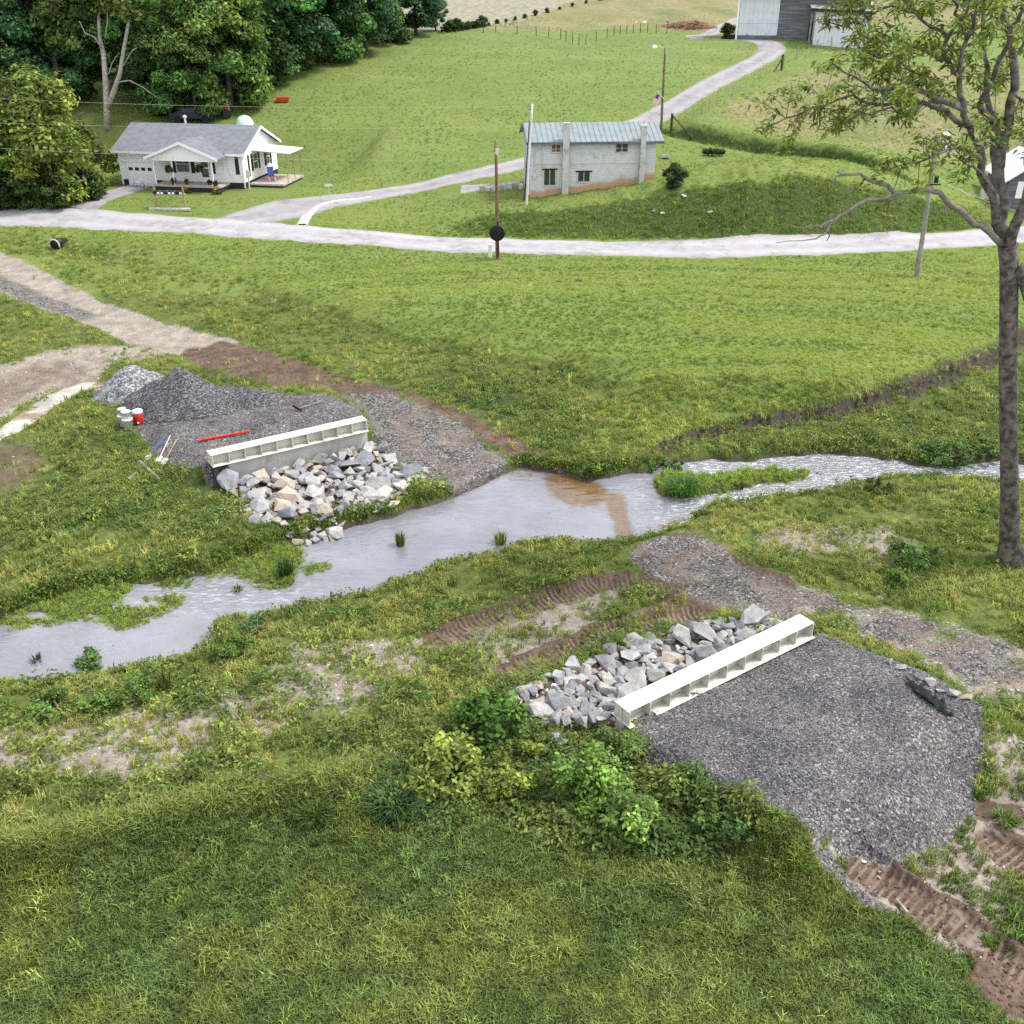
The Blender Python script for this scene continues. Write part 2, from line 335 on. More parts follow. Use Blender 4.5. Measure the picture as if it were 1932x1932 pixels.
rip = np.maximum(mask([(415, 890), (440, 880), (560, 862), (690, 832), (722, 838), (745, 870), (785, 888), (765, 915), (735, 935), (655, 955), (630, 980), (585, 985), (490, 975), (450, 925)], .8, soft=5, rough=10),
                 mask([(965, 1318), (1030, 1285), (1100, 1256), (1240, 1202), (1330, 1178), (1440, 1166), (1470, 1172), (1400, 1215), (1178, 1318), (1205, 1350), (1180, 1378), (1120, 1380), (1005, 1362)], .8, soft=5, rough=10))
m_soil = np.maximum(m_soil, rip * .7)
onabut = np.maximum((np.abs(sA) < .6) & (tA > -.5) & (tA < aL + .4), (np.abs(sB) < .6) & (tB > -.4) & (tB < bL + .4)).astype(float)
bareness = np.clip(-.55 * bank + rip * .93 + onabut + gravD + gravL * 1.2 + m_soil * .8 + np.clip(m_dirt * .82 + m_pale * .4, 0, .97) + m_pud + smooth(.3, .6, m_creek) * (1 - wetgrass), 0, 1)

# ------------------------------------------------------------------ mesh and object helpers
def link(o): COL.objects.link(o); return o

def mesh_from(name, V, F, mats=(), smooth_=False):
    me = bpy.data.meshes.new(name)
    V = np.asarray(V, np.float32)
    if isinstance(F, np.ndarray):
        n, k = F.shape
        me.vertices.add(len(V)); me.vertices.foreach_set('co', V.ravel())
        me.loops.add(n * k); me.loops.foreach_set('vertex_index', F.astype(np.int32).ravel())
        me.polygons.add(n); me.polygons.foreach_set('loop_start', np.arange(0, n * k, k, dtype=np.int32))
        me.polygons.foreach_set('loop_total', np.full(n, k, np.int32))
        me.update(calc_edges=True)
    else:
        me.from_pydata([tuple(map(float, v)) for v in V], [], F); me.update()
    for m in mats: me.materials.append(m)
    if smooth_: me.polygons.foreach_set('use_smooth', np.ones(len(me.polygons), bool))
    return me

def fattr(me, name, arr):
    a = me.attributes.new(name, 'FLOAT', 'POINT'); a.data.foreach_set('value', np.asarray(arr, np.float32).ravel())
def cattr(me, name, arr):
    arr = np.asarray(arr, np.float32)
    if arr.shape[1] == 3: arr = np.concatenate([arr, np.ones((len(arr), 1), np.float32)], 1)
    a = me.attributes.new(name, 'FLOAT_COLOR', 'POINT'); a.data.foreach_set('color', arr.ravel())

class MB:
    def __init__(s): s.v = []; s.f = []
    def add(s, v, f):
        n = len(s.v); s.v += [tuple(p) for p in v]; s.f += [tuple(i + n for i in q) for q in f]; return s
    def box(s, x0, y0, z0, x1, y1, z1):
        v = [(x0, y0, z0), (x1, y0, z0), (x1, y1, z0), (x0, y1, z0), (x0, y0, z1), (x1, y0, z1), (x1, y1, z1), (x0, y1, z1)]
        return s.add(v, [(3, 2, 1, 0), (4, 5, 6, 7), (0, 1, 5, 4), (1, 2, 6, 5), (2, 3, 7, 6), (3, 0, 4, 7)])
    def prism(s, poly, d):              # polygon of 3-D points swept by d
        n = len(poly); d = Vector(d); a = [Vector(p) for p in poly]; b = [p + d for p in a]
        return s.add(a + b, [tuple(range(n))[::-1], tuple(range(n, 2 * n))] + [(i, (i + 1) % n, n + (i + 1) % n, n + i) for i in range(n)])
    def tube(s, pts, rads, seg=8, cap=True):
        pts = [Vector(p) for p in pts]; n0 = len(s.v)
        if not hasattr(rads, '__len__'): rads = [rads] * len(pts)
        up = None
        for i, p in enumerate(pts):
            t = (pts[min(i + 1, len(pts) - 1)] - pts[max(i - 1, 0)]).normalized()
            if up is None: up = t.orthogonal().normalized()
            up = (up - t * up.dot(t)); up = up.normalized() if up.length > 1e-6 else t.orthogonal().normalized()
            w = t.cross(up)
            for k in range(seg):
                a = 2 * math.pi * k / seg; s.v.append(tuple(p + (up * math.cos(a) + w * math.sin(a)) * rads[i]))
        for i in range(len(pts) - 1):
            for k in range(seg):
                a = n0 + i * seg + k; b = n0 + i * seg + (k + 1) % seg; s.f.append((a, b, b + seg, a + seg))
        if cap:
            s.f.append(tuple(n0 + k for k in range(seg))[::-1]); e = n0 + (len(pts) - 1) * seg; s.f.append(tuple(e + k for k in range(seg)))
        return s
    def lathe(s, prof, c=(0, 0, 0), seg=16):
        n0 = len(s.v)
        for r, z in prof:
            for k in range(seg):
                a = 2 * math.pi * k / seg; s.v.append((c[0] + r * math.cos(a), c[1] + r * math.sin(a), c[2] + z))
        for i in range(len(prof) - 1):
            for k in range(seg):
                a = n0 + i * seg + k; b = n0 + i * seg + (k + 1) % seg; s.f.append((a, b, b + seg, a + seg))
        s.f.append(tuple(n0 + k for k in range(seg))[::-1]); e = n0 + (len(prof) - 1) * seg; s.f.append(tuple(e + k for k in range(seg)))
        return s
    def build(s, name, mat, parent=None, smooth_=False, bevel=0):
        me = mesh_from(name, s.v, s.f, [mat] if mat else [], smooth_)
        o = link(bpy.data.objects.new(name, me))
        if parent: o.parent = parent
        if bevel:
            b = o.modifiers.new('bevel', 'BEVEL'); b.width = bevel; b.segments = 2; b.limit_method = 'ANGLE'
        return o

def tag(o, label, cat, group=None, kind=None):
    if label: o['label'] = label
    if cat: o['category'] = cat
    if group: o['group'] = group
    if kind: o['kind'] = kind
    return o

def thing(name, label, cat, loc=(0, 0, 0), rotz=0, group=None):
    o = link(bpy.data.objects.new(name, None)); o.empty_display_size = .3
    o.location = loc; o.rotation_euler = (0, 0, rotz); return tag(o, label, cat, group)

def copy_tree(o, parent=None):
    c = o.copy(); link(c); c.parent = parent
    for ch in o.children: copy_tree(ch, c)
    return c

# ------------------------------------------------------------------ materials
class NT:
    def __init__(s, name):
        s.m = bpy.data.materials.new(name); s.m.use_nodes = True; s.t = s.m.node_tree; s.n = s.t.nodes; s.l = s.t.links
        s.b = s.n['Principled BSDF']; s.out = s.n['Material Output']
        s.geo = s.n.new('ShaderNodeNewGeometry'); s.pos = s.geo.outputs['Position']
    def node(s, t, **k):
        n = s.n.new(t)
        for a, b in k.items(): setattr(n, a, b)
        return n
    def put(s, sock, v):
        if hasattr(v, 'links') or isinstance(v, bpy.types.NodeSocket): s.l.new(v, sock)
        elif hasattr(v, '__len__') and len(v) == 3 and sock.type == 'RGBA': sock.default_value = (*v, 1)
        else: sock.default_value = v
    def obj(s): return s.node('ShaderNodeTexCoord').outputs['Object']
    def noise(s, scale, detail=3, rough=.55, vec=None, col=False):
        n = s.node('ShaderNodeTexNoise'); n.inputs['Scale'].default_value = scale; n.inputs['Detail'].default_value = detail; n.inputs['Roughness'].default_value = rough
        s.l.new(vec or s.pos, n.inputs['Vector']); return n.outputs['Color' if col else 'Fac']
    def voro(s, scale, vec=None, feature='F1', out='Color'):
        n = s.node('ShaderNodeTexVoronoi', feature=feature); n.inputs['Scale'].default_value = scale
        s.l.new(vec or s.pos, n.inputs['Vector']); return n.outputs[out]
    def scaled(s, sc_, vec=None, rot=(0, 0, 0)):
        n = s.node('ShaderNodeMapping'); n.inputs['Scale'].default_value = sc_; n.inputs['Rotation'].default_value = rot
        s.l.new(vec or s.pos, n.inputs['Vector']); return n.outputs[0]
    def attr(s, name, kind='GEOMETRY', out='Fac'):
        return s.node('ShaderNodeAttribute', attribute_name=name, attribute_type=kind).outputs[out]
    def math(s, op, a, b=0.5, clamp=False):
        n = s.node('ShaderNodeMath', operation=op, use_clamp=clamp); s.put(n.inputs[0], a); s.put(n.inputs[1], b); return n.outputs[0]
    def rng(s, v, a, b, c=0, d=1):
        n = s.node('ShaderNodeMapRange', interpolation_type='SMOOTHSTEP'); s.put(n.inputs[0], v)
        for i, x in enumerate((a, b, c, d)): n.inputs[i + 1].default_value = x
        return n.outputs[0]
    def mix(s, f, a, b, mode='MIX'):
        n = s.node('ShaderNodeMix', data_type='RGBA', blend_type=mode); s.put(n.inputs[0], f); s.put(n.inputs[6], a); s.put(n.inputs[7], b); return n.outputs[2]
    def ramp(s, v, stops):
        n = s.node('ShaderNodeValToRGB'); e = n.color_ramp.elements
        while len(e) < len(stops): e.new(.5)
        for i, (p, c) in enumerate(stops): e[i].position = p; e[i].color = (*c, 1)
        s.put(n.inputs[0], v); return n.outputs[0]
    def sep(s, col, i=0):
        n = s.node('ShaderNodeSeparateColor'); s.l.new(col, n.inputs[0]); return n.outputs[i]
    def bump(s, h, strength=.5, dist=.05, normal=None):
        n = s.node('ShaderNodeBump'); s.put(n.inputs['Height'], h); n.inputs['Strength'].default_value = strength; n.inputs['Distance'].default_value = dist
        if normal: s.l.new(normal, n.inputs['Normal'])
        return n.outputs[0]
    def fin(s, col, rough=.8, normal=None, spec=.3, metal=0):
        s.put(s.b.inputs['Base Color'], col); s.put(s.b.inputs['Roughness'], rough); s.b.inputs['Specular IOR Level'].default_value = spec
        s.b.inputs['Metallic'].default_value = metal
        if normal: s.l.new(normal, s.b.inputs['Normal'])
        return s.m

def simple(name, c, rough=.7, var=.18, scale=3, bump=0, spec=.3, metal=0, bscale=12, dirt=None):
    t = NT(name); n = t.noise(scale, 4, vec=t.obj())
    c = np.array(c); col = t.mix(t.rng(n, .3, .7), tuple(c * (1 - var)), tuple(np.minimum(c * (1 + var), .9)))
    if dirt: col = t.mix(t.rng(t.noise(dirt[1], 5, vec=t.obj()), dirt[2], dirt[3]), col, dirt[0])
    nm = t.bump(t.noise(bscale, 4, vec=t.obj()), bump, .03) if bump else None
    return t.fin(col, rough, nm, spec, metal)

def leaf_mat(name, tint='col', kind='INSTANCER', trans=.35, rand=.25, rough=.6):
    t = NT(name); c = t.attr(tint, kind, 'Color')
    v = t.math('ADD', t.math('MULTIPLY', t.noise(2.3, 2), .5), t.math('MULTIPLY', t.geo.outputs['Random Per Island'], .5))
    c = t.mix(t.rng(v, .22, .78), t.mix(1, c, (1 - rand, 1 - rand, 1 - rand), 'MULTIPLY'), t.mix(1, c, (1 + rand * 1.5, 1 + rand * 1.5, 1 + rand), 'MULTIPLY'))
    if kind == 'GEOMETRY': c = t.mix(1, c, t.ramp(t.node('ShaderNodeObjectInfo').outputs['Random'], [(0, (.82, .84, .9)), (1, (1.2, 1.16, 1.0))]), 'MULTIPLY')
    t.fin(c, rough, None, .25)
    tr = t.node('ShaderNodeBsdfTranslucent'); t.l.new(t.mix(1, c, (1.15, 1.2, .6), 'MULTIPLY'), tr.inputs[0])
    mx = t.node('ShaderNodeMixShader'); mx.inputs[0].default_value = trans
    t.l.new(t.b.outputs[0], mx.inputs[1]); t.l.new(tr.outputs[0], mx.inputs[2]); t.l.new(mx.outputs[0], t.out.inputs[0])
    return t.m

def ground_mat():
    t = NT('ground')
    fine = t.noise(9, 4, .65); mid = t.noise(1.3, 4); big = t.noise(.16, 3); tiny = t.noise(34, 2, .6)
    st = t.noise(1, 4, .6, vec=t.scaled((.25, 1.7, 1)))
    g = t.ramp(t.math('ADD', t.math('MULTIPLY', fine, .55), t.math('MULTIPLY', mid, .45)), [(.32, (.035, .050, .016)), (.48, (.085, .115, .026)), (.62, (.150, .165, .045)), (.75, (.21, .185, .085))])
    fld = t.ramp(t.math('ADD', t.math('MULTIPLY', fine, .25), t.math('ADD', t.math('MULTIPLY', st, .5), t.math('MULTIPLY', big, .25))), [(.34, (.105, .155, .038)), (.5, (.135, .180, .044)), (.64, (.175, .21, .058))])
    lush = t.ramp(fine, [(.34, (.022, .040, .012)), (.55, (.055, .085, .020)), (.72, (.10, .125, .03))])
    mead = t.ramp(t.math('ADD', t.math('MULTIPLY', t.noise(2.2, 4, .65), .45), t.math('MULTIPLY', t.noise(.22, 3, vec=t.scaled((.5, 1.2, 1))), .55)), [(.34, (.115, .17, .046)), (.5, (.138, .190, .052)), (.65, (.175, .215, .066))])
    dryc = t.ramp(t.math('ADD', t.math('MULTIPLY', t.noise(1.6, 4, .65), .5), t.math('MULTIPLY', big, .5)), [(.36, (.13, .15, .055)), (.5, (.19, .185, .085)), (.66, (.27, .225, .13))])
    grey = t.ramp(t.noise(1.2, 4, .65), [(.35, (.19, .20, .12)), (.65, (.31, .28, .22))])
    def lay(c, a, b, lo=.35, hi=.65, k=.5, n=mid):
        return t.mix(t.rng(t.math('ADD', t.attr(a), t.math('MULTIPLY', t.math('SUBTRACT', n, .5), k)), lo, hi), c, b)
    c = lay(g, 'field', fld); c = lay(c, 'meadow', mead, k=.3); c = lay(c, 'lush', lush, k=.9); c = lay(c, 'dry', dryc, k=.6); c = lay(c, 'greyfield', grey, k=.2)
    pale = t.ramp(t.math('ADD', t.math('MULTIPLY', fine, .5), t.math('MULTIPLY', mid, .5)), [(.3, (.15, .122, .098)), (.5, (.265, .228, .195)), (.66, (.385, .345, .305))])
    soil = t.ramp(t.math('ADD', t.math('MULTIPLY', fine, .5), t.math('MULTIPLY', mid, .5)), [(.3, (.042, .030, .022)), (.48, (.098, .066, .047)), (.62, (.165, .115, .085)), (.75, (.28, .225, .18))])
    c = lay(c, 'dirt', pale, k=1.0, n=fine); c = lay(c, 'soil', soil, k=.8, n=fine)
    tr = t.attr('track'); u = t.attr('track_u')
    rib = t.math('SINE', t.math('MULTIPLY', u, 2 * math.pi / .19))
    smear = t.rng(t.noise(1.1, 4), .30, .52)
    c = t.mix(t.math('MULTIPLY', t.math('MULTIPLY', tr, smear), t.rng(t.math('ADD', rib, t.math('MULTIPLY', t.math('SUBTRACT', fine, .5), 3)), -.2, .6, 0, .7)), c, (.25, .185, .145))
    va = t.voro(19); vb = t.voro(13)
    gd = t.ramp(t.math('ADD', t.math('MULTIPLY', t.sep(va), .85), t.math('MULTIPLY', mid, .3)), [(.12, (.03, .029, .031)), (.5, (.105, .101, .102)), (.85, (.17, .164, .166)), (1, (.32, .31, .31))])
    gd = t.mix(1, gd, t.ramp(t.noise(.55, 4), [(.34, (.68, .68, .72)), (.5, (1, .98, .97)), (.66, (1.3, 1.24, 1.17))]), 'MULTIPLY')
    gl = t.ramp(t.math('ADD', t.math('MULTIPLY', t.sep(vb), .8), t.math('MULTIPLY', mid, .3)), [(.12, (.03, .028, .026)), (.45, (.092, .087, .082)), (.75, (.165, .158, .15)), (1, (.34, .33, .325))])
    gl = t.mix(t.rng(t.noise(.9, 5), .44, .64, 0, .8), gl, t.mix(.5, soil, pale))
    c = lay(c, 'gravl', gl, k=.7, n=fine); c = lay(c, 'gravd', gd, k=.5, n=fine)
    # scattered pale stones where the soil shows
    stn = t.math('MULTIPLY', t.rng(t.sep(t.voro(5.5), 1), .94, .96), t.rng(t.attr('dirt'), .1, .45))
    stn = t.math('MULTIPLY', stn, t.rng(t.voro(5.5, out='Distance'), .32, .26))
    c = t.mix(stn, c, (.42, .39, .34))
    h = t.math('ADD', t.math('MULTIPLY', fine, .7), t.math('MULTIPLY', tiny, .35))
    gv = t.math('MAXIMUM', t.attr('gravd'), t.attr('gravl'))
    h = t.math('ADD', h, t.math('MULTIPLY', gv, t.math('MULTIPLY', t.voro(15, out='Distance'), -1.0)))
    h = t.math('ADD', h, t.math('MULTIPLY', t.math('MULTIPLY', tr, smear), t.math('MULTIPLY', rib, .45)))
    wet = t.attr('wet')  # damp creek margin, plus the shade painted on the cut bank face
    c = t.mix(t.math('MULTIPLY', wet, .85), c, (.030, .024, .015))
    n1 = t.bump(mid, .35, .22); nm = t.bump(h, .75, .09, n1)
    return t.fin(c, t.rng(wet, 0, 1, .92, .45), nm, .2)

def road_mat(name, a, b, edge_c):
    t = NT(name); n = t.noise(.9, 5, .65); f = t.noise(26, 3, .6); st = t.noise(1, 4, vec=t.scaled((.12, .12, .12)))
    c = t.mix(t.rng(n, .3, .7), a, b); c = t.mix(t.math('MULTIPLY', t.rng(f, .35, .7), .35), c, tuple(np.array(b) * 1.25))
    e = t.attr('edge'); lane = t.attr('lane')
    c = t.mix(t.math('MULTIPLY', lane, t.rng(st, .25, .75, .25, .7)), c, tuple(np.array(b) * 1.3))
    pt_ = t.noise(.5, 4, .7, vec=t.scaled((1, 1, 1))); c = t.mix(t.rng(pt_, .52, .66, 0, .55), c, tuple(np.array(a) * .72))
    c = t.mix(t.rng(t.math('ADD', e, t.math('MULTIPLY', t.math('SUBTRACT', n, .5), .9)), .75, 1.05), c, edge_c)
    return t.fin(c, .85, t.bump(f, .5, .02), .25)

def water_mat(name, base, brown, bump=.8, mud=0):
    t = NT(name)
    w = t.scaled((1.0, 2.6, 1), rot=(0, 0, R(-24)))
    n1 = t.noise(1.1, 2, .5, vec=w); n2 = t.noise(3.2, 2, .5, vec=w); n3 = t.noise(17, 2, .5, vec=w)
    rap = t.attr('rapid')
    calm = t.rng(t.noise(.45, 3), .40, .62)
    h = t.math('ADD', t.math('MULTIPLY', n1, .25), t.math('ADD', t.math('MULTIPLY', n2, t.math('ADD', t.math('MULTIPLY', calm, .14), t.math('ADD', .02, t.math('MULTIPLY', rap, .75)))), t.math('MULTIPLY', n3, t.math('MULTIPLY', rap, .12))))
    nm = t.bump(h, bump, .22)
    sh = t.attr('shallow') if not mud else t.rng(t.noise(.42, 3), .44, .54)
    c = t.mix(t.rng(t.math('ADD', sh, t.math('MULTIPLY', t.math('SUBTRACT', n2, .5), .9)), .3, .75), base, brown)
    c = t.mix(t.math('MULTIPLY', rap, t.rng(n2, .53, .64, 0, .8)), c, (.55, .57, .62))
    c = t.mix(t.rng(t.noise(.35, 3), .35, .65, 0, .5), c, t.mix(1, c, (.62, .60, .58), 'MULTIPLY'))
    m = t.fin(c, t.math('ADD', .06, t.math('MULTIPLY', rap, .14)), nm, .95); t.b.inputs['IOR'].default_value = 1.5
    return m

M = {}
M['ground'] = ground_mat()
M['road'] = road_mat('road', (.245, .24, .246), (.335, .328, .338), (.22, .195, .16))
M['lane'] = road_mat('lane', (.20, .19, .195), (.275, .265, .27), (.16, .14, .09))
M['water'] = water_mat('water', (.205, .21, .238), (.150, .092, .045))
M['mud_water'] = water_mat('muddy_water', (.40, .38, .345), (.22, .155, .085), .12, 1)  # pale tone paints the sky's reflection, brown is the mud
M['leaf_i'] = leaf_mat('leaf_scatter', trans=.38, rand=.38)
M['grass_i'] = leaf_mat('grass_scatter', trans=.38, rand=.40)
M['leaf_v'] = leaf_mat('leaf_crown', 'tint', 'GEOMETRY', .34, .32)
M['bark'] = simple('bark', (.10, .087, .075), .95, .6, 4.5, .9, bscale=16)
M['bark_pale'] = simple('bark_pale', (.36, .33, .29), .9, .3, 4, .5)
M['bark_dark'] = simple('bark_dark', (.06, .05, .04), .95, .3, 5, .6)
M['twig'] = simple('bare_twig', (.17, .15, .125), .9, .3, 6, .5)
M['siding'] = simple('white_siding', (.80, .81, .83), .6, .04, 1.5)
M['trim'] = simple('white_trim', (.82, .82, .83), .5, .03, 2)
M['shingle'] = simple('grey_shingle', (.155, .165, .185), .9, .14, 2.2, .5, bscale=30)
M['shutter'] = simple('black_shutter', (.015, .016, .02), .5, .1, 3)
M['glass'] = simple('window_glass', (.03, .035, .04), .08, .2, 2, spec=.8)
M['dark'] = simple('dark_foundation', (.03, .03, .035), .9, .2, 4)
M['deck'] = simple('deck_boards', (.42, .36, .32), .8, .12, 3)
M['concrete'] = simple('pale_concrete', (.48, .475, .455), .85, .10, 2, .3, dirt=((.28, .25, .20), 1.6, .5, .78))
M['steel'] = simple('galvanised_steel', (.57, .555, .49), .55, .10, 1.6, metal=.0, spec=.4, dirt=((.34, .31, .25), 2.6, .52, .80))
M['metal_roof'] = simple('green_grey_metal_roof', (.19, .235, .24), .55, .12, 1.2, spec=.4, dirt=((.22, .25, .25), .8, .5, .75))
M['wood'] = simple('weathered_wood', (.19, .18, .175), .95, .35, 2.5, .5)
M['pole'] = simple('pole_wood', (.14, .115, .095), .95, .3, 3, .5)
M['pole_grey'] = simple('grey_pole_wood', (.25, .235, .21), .95, .25, 3, .5)
M['rust'] = simple('rusty_pole', (.17, .105, .065), .95, .35, 2, .5)
M['tin'] = simple('white_sheet_metal', (.58, .61, .66), .5, .08, 1, spec=.4, dirt=((.45, .46, .48), .9, .58, .8))
M['black'] = simple('black_plastic', (.012, .012, .013), .5, .2, 4)
M['white'] = simple('white_plastic', (.78, .80, .82), .4, .05, 4)
M['red'] = simple('red_plastic', (.55, .04, .025), .45, .15, 4)
M['blue'] = simple('blue_plastic', (.05, .12, .35), .5, .15, 4)
M['mint'] = simple('mint_fabric', (.50, .70, .62), .6, .06, 2)
M['green'] = simple('green_paint', (.03, .12, .05), .6, .2, 4)
M['hedge'] = simple('dark_green_cover', (.018, .035, .022), .8, .35, 5, .6)
M['tan'] = simple('tan_wood', (.33, .24, .15), .85, .25, 3, .3)
M['rock_pale'] = None

def rock_mat(name, a, b, c):
    t = NT(name); o = t.obj(); n = t.noise(2.2, 5, .6, vec=o); v = t.noise(9, 4, .65, vec=o); rnd = t.node('ShaderNodeObjectInfo').outputs['Random']
    col = t.mix(t.rng(n, .32, .66), a, b); col = t.mix(t.rng(v, .55, .72), col, c)
    col = t.mix(1, col, t.ramp(rnd, [(0, (.72, .72, .74)), (1, (1.15, 1.13, 1.1))]), 'MULTIPLY')
    return t.fin(col, .88, t.bump(t.math('ADD', v, t.math('MULTIPLY', t.noise(30, 3, vec=o), .4)), .7, .05), .25)
M['rock_grey'] = rock_mat('rock_grey', (.22, .225, .24), (.37, .37, .38), (.12, .125, .14))
M['rock_pale'] = rock_mat('rock_pale', (.29, .288, .28), (.45, .44, .42), (.16, .158, .16))
M['rock_tan'] = rock_mat('rock_tan', (.34, .295, .245), (.45, .395, .335), (.27, .185, .13))
M['rock_blue'] = rock_mat('rock_blue', (.17, .178, .195), (.28, .29, .315), (.10, .105, .115))

def block_mat():
    t = NT('painted_block_wall'); o = t.obj()
    br = t.node('ShaderNodeTexBrick'); br.inputs['Scale'].default_value = 1.0
    br.inputs['Brick Width'].default_value = .4; br.inputs['Row Height'].default_value = .2; br.inputs['Mortar Size'].default_value = .010
    mp = t.node('ShaderNodeMapping'); mp.inputs['Rotation'].default_value = (R(90), 0, 0); t.l.new(o, mp.inputs[0]); t.l.new(mp.outputs[0], br.inputs['Vector'])
    br.inputs['Color1'].default_value = (.55, .55, .57, 1); br.inputs['Color2'].default_value = (.60, .60, .62, 1); br.inputs['Mortar'].default_value = (.46, .46, .47, 1)
    c = t.mix(t.rng(t.noise(1.1, 5, vec=o), .5, .8), br.outputs[0], (.38, .37, .36))
    s = t.attr('stain'); c = t.mix(t.rng(t.math('ADD', s, t.math('MULTIPLY', t.math('SUBTRACT', t.noise(2.5, 4, vec=o), .5), .8)), .25, .85, 0, .8), c, (.45, .24, .10))
    return t.fin(c, .9, t.bump(br.outputs['Fac'], .3, .02), .2)
M['block'] = block_mat()

def board_mat():
    t = NT('weathered_boards'); o = t.obj(); n = t.noise(1, 4, .7, vec=t.scaled((.35, .35, 6), o))
    c = t.ramp(n, [(.3, (.055, .06, .07)), (.5, (.13, .135, .15)), (.68, (.24, .245, .26))])
    return t.fin(c, .95, t.bump(n, .5, .04), .15)
M['board'] = board_mat()

def flag_mat():
    t = NT('flag_cloth'); g = t.node('ShaderNodeTexCoord').outputs['Object']
    s = t.node('ShaderNodeSeparateXYZ'); t.l.new(g, s.inputs[0])
    st = t.rng(t.math('SINE', t.math('MULTIPLY', s.outputs[0], 2 * math.pi * 6.5 / .8)), -.1, .1)
    c = t.mix(st, (.62, .05, .07), (.8, .78, .78))
    can = t.math('MULTIPLY', t.rng(s.outputs[2], -.52, -.5), t.rng(s.outputs[0], .40, .41, 1, 0))
    return t.fin(t.mix(can, c, (.03, .04, .18)), .8)
M['flag'] = flag_mat()

# ------------------------------------------------------------------ the ground, roads and water
V = np.stack([GX.ravel(), GY.ravel(), ZG.ravel()], -1)
ii = np.arange(NR * NC).reshape(NR, NC)
F = np.stack([ii[:-1, :-1], ii[1:, :-1], ii[1:, 1:], ii[:-1, 1:]], -1).reshape(-1, 4)
gme = mesh_from('ground', V, F, [M['ground']], True)
wet_shade = np.maximum(np.clip(bank * 1.6, 0, 1), np.clip(blur(m_creek, 14) * 1.6, 0, 1) * (ZG < .34) * .8)  # bank term paints the cut bank's shadow line; creek term is wet ground
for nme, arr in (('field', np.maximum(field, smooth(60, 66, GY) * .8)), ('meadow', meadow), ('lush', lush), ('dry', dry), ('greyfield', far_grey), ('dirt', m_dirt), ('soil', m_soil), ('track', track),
                 ('track_u', track_u), ('gravl', gravL), ('gravd', gravD), ('wet', wet_shade)):
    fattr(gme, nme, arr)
tag(link(bpy.data.objects.new('ground', gme)), None, None, kind='structure')

def ribbon(name, mat, pts, width, lift=.075, n=160, cross=8, wob=.12, z_at=None):
    """a road laid on the land along picture points on its centre line; width in metres at each point"""
    w = wpoly(pts); 
    if z_at is not None: w = np.array([at(*p)[:2] for p in pts])
    seg = np.hypot(*np.diff(w, axis=0).T); L = np.concatenate([[0], np.cumsum(seg)])
    u = np.linspace(0, L[-1], n)
    def sm(a):
        v = np.interp(u, L, a); k = np.hanning(max(5, n // 14)); k /= k.sum(); h = len(k) // 2
        return np.convolve(np.pad(v, h, mode='reflect', reflect_type='odd'), k, mode='valid')[:n]
    cx, cy = sm(w[:, 0]), sm(w[:, 1]); wd = np.interp(u, L, width)
    tx, ty = np.gradient(cx), np.gradient(cy); l = np.hypot(tx, ty); nx, ny = -ty / l, tx / l
    V = []; E = []; LN = []
    for j in range(cross + 1):
        q = j / cross * 2 - 1
        jit = wob * (vnoise(u * 1.1, u * 0 + j * 31.7, 3) - .5) * 2 if j in (0, cross) else 0
        off = q * wd / 2 + jit
        X = cx + nx * off; Y = cy + ny * off; Zh = height(X, Y) + (lift if j not in (0, cross) else -.06)
        V.append(np.stack([X, Y, Zh], -1)); E.append(np.full(n, abs(q))); LN.append(np.full(n, math.exp(-((abs(q) - .5) / .2) ** 2)))
    V = np.concatenate(V); ids = np.arange((cross + 1) * n).reshape(cross + 1, n)
    F = np.stack([ids[:-1, :-1], ids[:-1, 1:], ids[1:, 1:], ids[1:, :-1]], -1).reshape(-1, 4)
    me = mesh_from(name, V, F, [mat], True); fattr(me, 'edge', np.concatenate(E)); fattr(me, 'lane', np.concatenate(LN))
    global ROADMASK
    for a, b, c in zip(cx, cy, wd):
        pass
    RIB.append((cx, cy, wd))
    return tag(link(bpy.data.objects.new(name, me)), None, None, kind='structure')
RIB = []
ribbon('road', M['road'], [(-500, 400), (0, 412), (150, 414), (350, 424), (560, 440), (760, 455), (940, 465), (1120, 471), (1330, 472), (1560, 466), (1750, 456), (1890, 446), (2100, 426), (2500, 380)],
       [5.6, 5.6, 5.6, 5.2, 4.6, 4.4, 4.2, 4.0, 4.0, 4.0, 4.2, 4.4, 4.6, 4.6], n=260)
ribbon('side_road', M['lane'], [(370, 426), (460, 413), (545, 400), (620, 384), (700, 368), (780, 356), (880, 340), (985, 314), (1090, 280), (1180, 245), (1250, 212), (1330, 165), (1400, 132), (1445, 108), (1462, 94), (1440, 83), (1390, 78), (1330, 73), (1302, 68), (1320, 58), (1375, 42), (1420, 26)],
       [1.5, 4.5, 6, 4.6, 3.6, 3.2, 3, 3, 3, 3.0, 3.1, 3.2, 3.3, 3.6, 3.8, 3.6, 3.0, 2.8, 2.6, 2.4, 2.2, 2.2], lift=.04, n=420, cross=8)
ribbon('driveway', M['lane'], [(262, 345), (235, 360), (190, 378), (140, 398)], [2.9, 3.0, 3.4, 4.6], lift=.045, n=50)
ribbon('parking_apron', M['lane'], [(870, 366), (930, 366), (985, 362)], [3.2, 3.4, 2.5], lift=.03, n=30)

M['kerb'] = simple('pale_kerb', (.42, .41, .39), .85, .1, 2)
ribbon('kerb', M['kerb'], [(700, 372), (640, 384), (600, 396), (578, 410), (570, 426)], [.35, .5, .8, 1.1, 1.2], lift=.10, n=40, cross=3, wob=.05)
